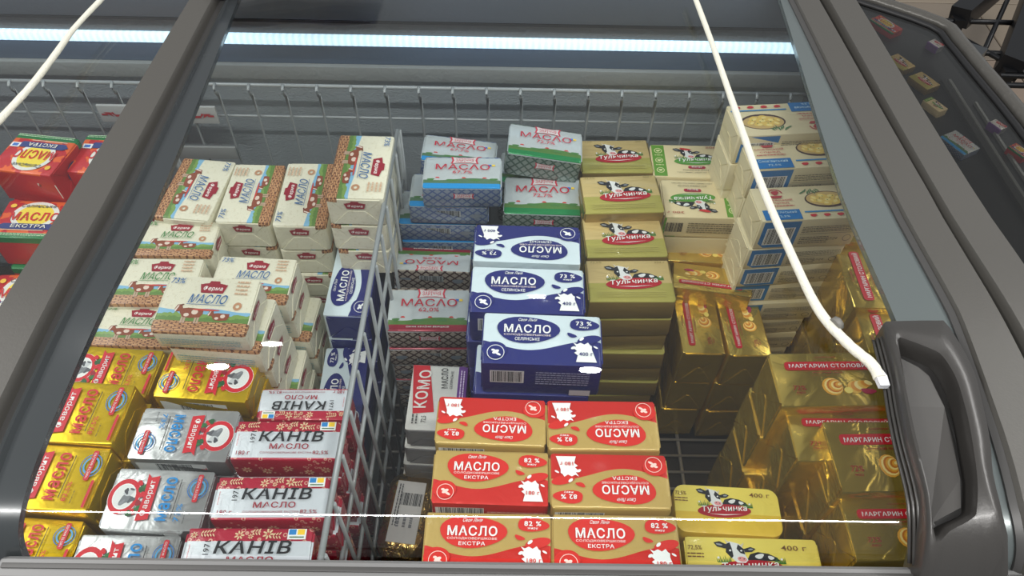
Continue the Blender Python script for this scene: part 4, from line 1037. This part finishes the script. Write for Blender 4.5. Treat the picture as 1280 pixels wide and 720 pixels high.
stack('B4', 'marg', .062, 'large gold margarine block nearest the front bar, at the handle foot', 5, 'gold margarine block beside the front bar', MG, jit=.003)
YG = 'yellow spread blocks with a cow'
stack('y1', 'tul400', .048, 'yellow rounded spread block with a cow, behind the square one', 1, 'yellow block under the rounded one', YG, dx=-.001)
stack('y2', 'tul400s', .048, 'yellow square-cornered spread block with a cow, at the front bar', 1, 'yellow block at the front bar', YG)
LG = 'red butter packs with green strips'
stack('L1', 'lred', .05, 'tilted red butter pack lying upside down, on the left pile under the cord', 2, 'red pack in the left pile', LG, sides=('left', 'back'), lower_sides=('left', 'back'), dx=.005, jit=.006)
P['L2'] = (P['L2'][0]-.002, P['L2'][1], P['L2'][2], P['L2'][3], .083, P['L2'][5], 0, 0)
stack('L2', 'lred', .05, 'red butter pack half hidden by the wide left rail', 3, 'red pack half hidden by the left rail', LG, sides=('left', 'back'), lower_sides=('left', 'back'), jit=.004)
stack('L3', 'lred', .05, 'red butter pack lying upright, lower, in front of the tilted one', 4, 'red pack under the upright one on the left', LG, sides=('front',), lower_sides=('front',), jit=.005, drift=(.001, -.004))
for key, x, y, z, lab in (('L4', -.582, .59, .245, 'red butter pack low in the left bay, in front of the upright one'), ('L5', -.505, .655, .25, 'red butter pack low beside the left divider'), ('L6', -.515, .56, .2, 'red butter pack deep beside the left divider, nearer the front'), ('L7', -.59, .50, .17, 'red butter pack deepest at the far left')):
    P[key] = (x, y, z, 2, .09, .068, 0, 0); stack(key, 'lred', .05, lab, 1, 'red pack under the '+lab.split('pack ')[1].split(',')[0][:34], LG, sides=('front',))
# gold blocks standing behind the cartons, ends towards the gap
for i, (x, y, z, r) in enumerate(((.43, .585, .31, 90), (.435, .50, .30, 90), (.43, .675, .32, 90))):
    P['q%d' % i] = (x, y, z, r, .09, .075, 0, 0)
    stack('q%d' % i, 'marg', .07, ('gold margarine block beyond the cartons, under the right flange', 'gold margarine block beyond the cartons, nearer the handle', 'gold margarine block beyond the cartons, deepest by the rear')[i], 3, 'gold block beyond the cartons, %s column' % ('middle', 'near', 'rear')[i], MG, jit=.004)

# gold loaf with a white price label
def loaf():
    x, y, z, rot, W, D, _, _ = P['loaf']; W, D, T = .100, .056, .042
    bm = bmesh.new(); n = 14; m_ = 20; rr = random.Random(5)
    for i in range(n+1):
        t = i/n; X = (t-.5)*W; k = min(1, (min(t, 1-t)/.14)) ** .42 if 0 < t < 1 else .0
        k = max(k, .35)
        for j in range(m_):
            a = 2*pi*j/m_; ca, sa = cos(a), sin(a)
            Y = math.copysign(abs(ca)**.55, ca)*D/2*(.55+.45*k); Z = T/2+math.copysign(abs(sa)**.55, sa)*T/2*(.3+.7*k)
            q = rr.uniform(-.0006, .0006); bm.verts.new((X, Y+q, Z+q))
    bm.verts.ensure_lookup_table()
    for i in range(n):
        for j in range(m_): bm.faces.new((bm.verts[i*m_+j], bm.verts[i*m_+(j+1) % m_], bm.verts[(i+1)*m_+(j+1) % m_], bm.verts[(i+1)*m_+j]))
    bm.faces.new(bm.verts[:m_]); bm.faces.new(bm.verts[-m_:]); bmesh.ops.recalc_face_normals(bm, faces=bm.faces)
    o = link('foil_loaf', bm_mesh(bm, 'loaf', True, 45), None, [mat('bright_gold_foil', (214, 176, 104), .95, .24, .9, 60)])
    o.location = (x, y, z-T); o.rotation_euler.z = radians(rot); tag(o, 'small rounded loaf in crinkled gold foil with a white barcode label', 'cheese')
    l_ = box('price_label', -.037, .036, -.0165, .0165, T-.0006, T+.0006, mat('label_white', (236, 232, 228), 0, .4, .05, 30), o, .0004, 1)
    q = Print(); q.frame((0, 0, T+.0006), (1, 0, 0), (0, 1, 0)); q.to('barcode_label'); q.bars(14, -3, 24, 15, rot=90); q.to('lettering'); q.lines(6, 11, 50, 6, 2, (80, 80, 84)); q.lines(-14, 0, 12, 22, 3, (140, 140, 144))
    for nm, me in q.meshes(): link(nm, me, l_)
    return o
loaf()
pk = pack('komo', -.108, .36, .055, 84, .1, .066, .04, label='violet-edged pack lying under the gold foil loaf', group='violet-edged butter packs')
pk = pack('komo', -.10, .25, .07, 2, .085, .05, .04, label='violet-edged pack at the front bar, below the gold foil loaf', group='violet-edged butter packs')

# small goods, added in place of blurred reflections, on the ledge of the end bay
for x, y, r, sx, sy, kd, lab in (
        (.4211, .7225, -62, .026, .019, 'tul', 'small yellow box in place of a reflection, rear of two under dark glass'),
        (.4354, .6884, -62, .026, .019, 'tul', 'small yellow box in place of a reflection, nearer of two under dark glass'),
        (.4300, .8000, -58, .034, .018, 'lred', 'small orange pack standing for a reflection in the rear of the end bay'),
        (.4870, .5744, -60, .018, .012, 'lred', 'small orange pack standing for a reflection at the outer edge of the end bay'),
        (.4729, .7607, -60, .014, .012, 'komo', 'small white pack standing for a reflection under the chamfered glass corner'),
        (.4824, .6142, -60, .014, .011, 'komo', 'small white pack standing for a reflection lower in the end bay'),
        (.4320, .6461, -62, .022, .012, 'tulg', 'small cream pack standing for a reflection, in front of the yellow boxes'),
        (.4340, .5850, -62, .030, .022, 'zarb', 'small silver blue pack standing for a reflection beside the second rail, in the end bay')):
    o = pack(kd, x, y, prof(y)-.022, r, sx, sy, .008, label=lab, group='stand-in goods for reflections in the end bay', sides=(), folds=False)
# lower layers nobody can count, one object for each wrapper
for kd, lst in _buried.items():
    bm = bmesh.new()
    for x, y, z, r, W, D, h in lst:
        q = bmesh.ops.create_cube(bm, size=1); c, s = cos(r), sin(r)
        for v in q['verts']:
            a, b = v.co.x*W, v.co.y*D; v.co = Vector((x+a*c-b*s, y+a*s+b*c, z-h/2+v.co.z*h))
    o = link('buried_packs', bm_mesh(bm, 'buried'), None, [KINDS[kd]['body'].materials[0]])
    o['kind'] = 'stuff'; o['label'] = 'lowest layers of packs buried in the basket under the %s ones' % {'ferma73': 'cream', 'ferma63': 'green-print cream', 'favg': 'gold ribbon', 'favs': 'silver ribbon', 'kaniv': 'floral', 'blue': 'blue and white', 'zarb': 'blue-sided', 'zarg': 'green-sided', 'zarr': 'brown-sided', 'komo': 'violet-edged', 'red': 'red and gold', 'tul': 'cow', 'tulg': 'green banded', 'marg': 'gold margarine', 'carton': 'carton', 'tul400': 'rounded yellow', 'tul400s': 'square yellow', 'lred': 'red'}[kd]
    o['category'] = 'butter'
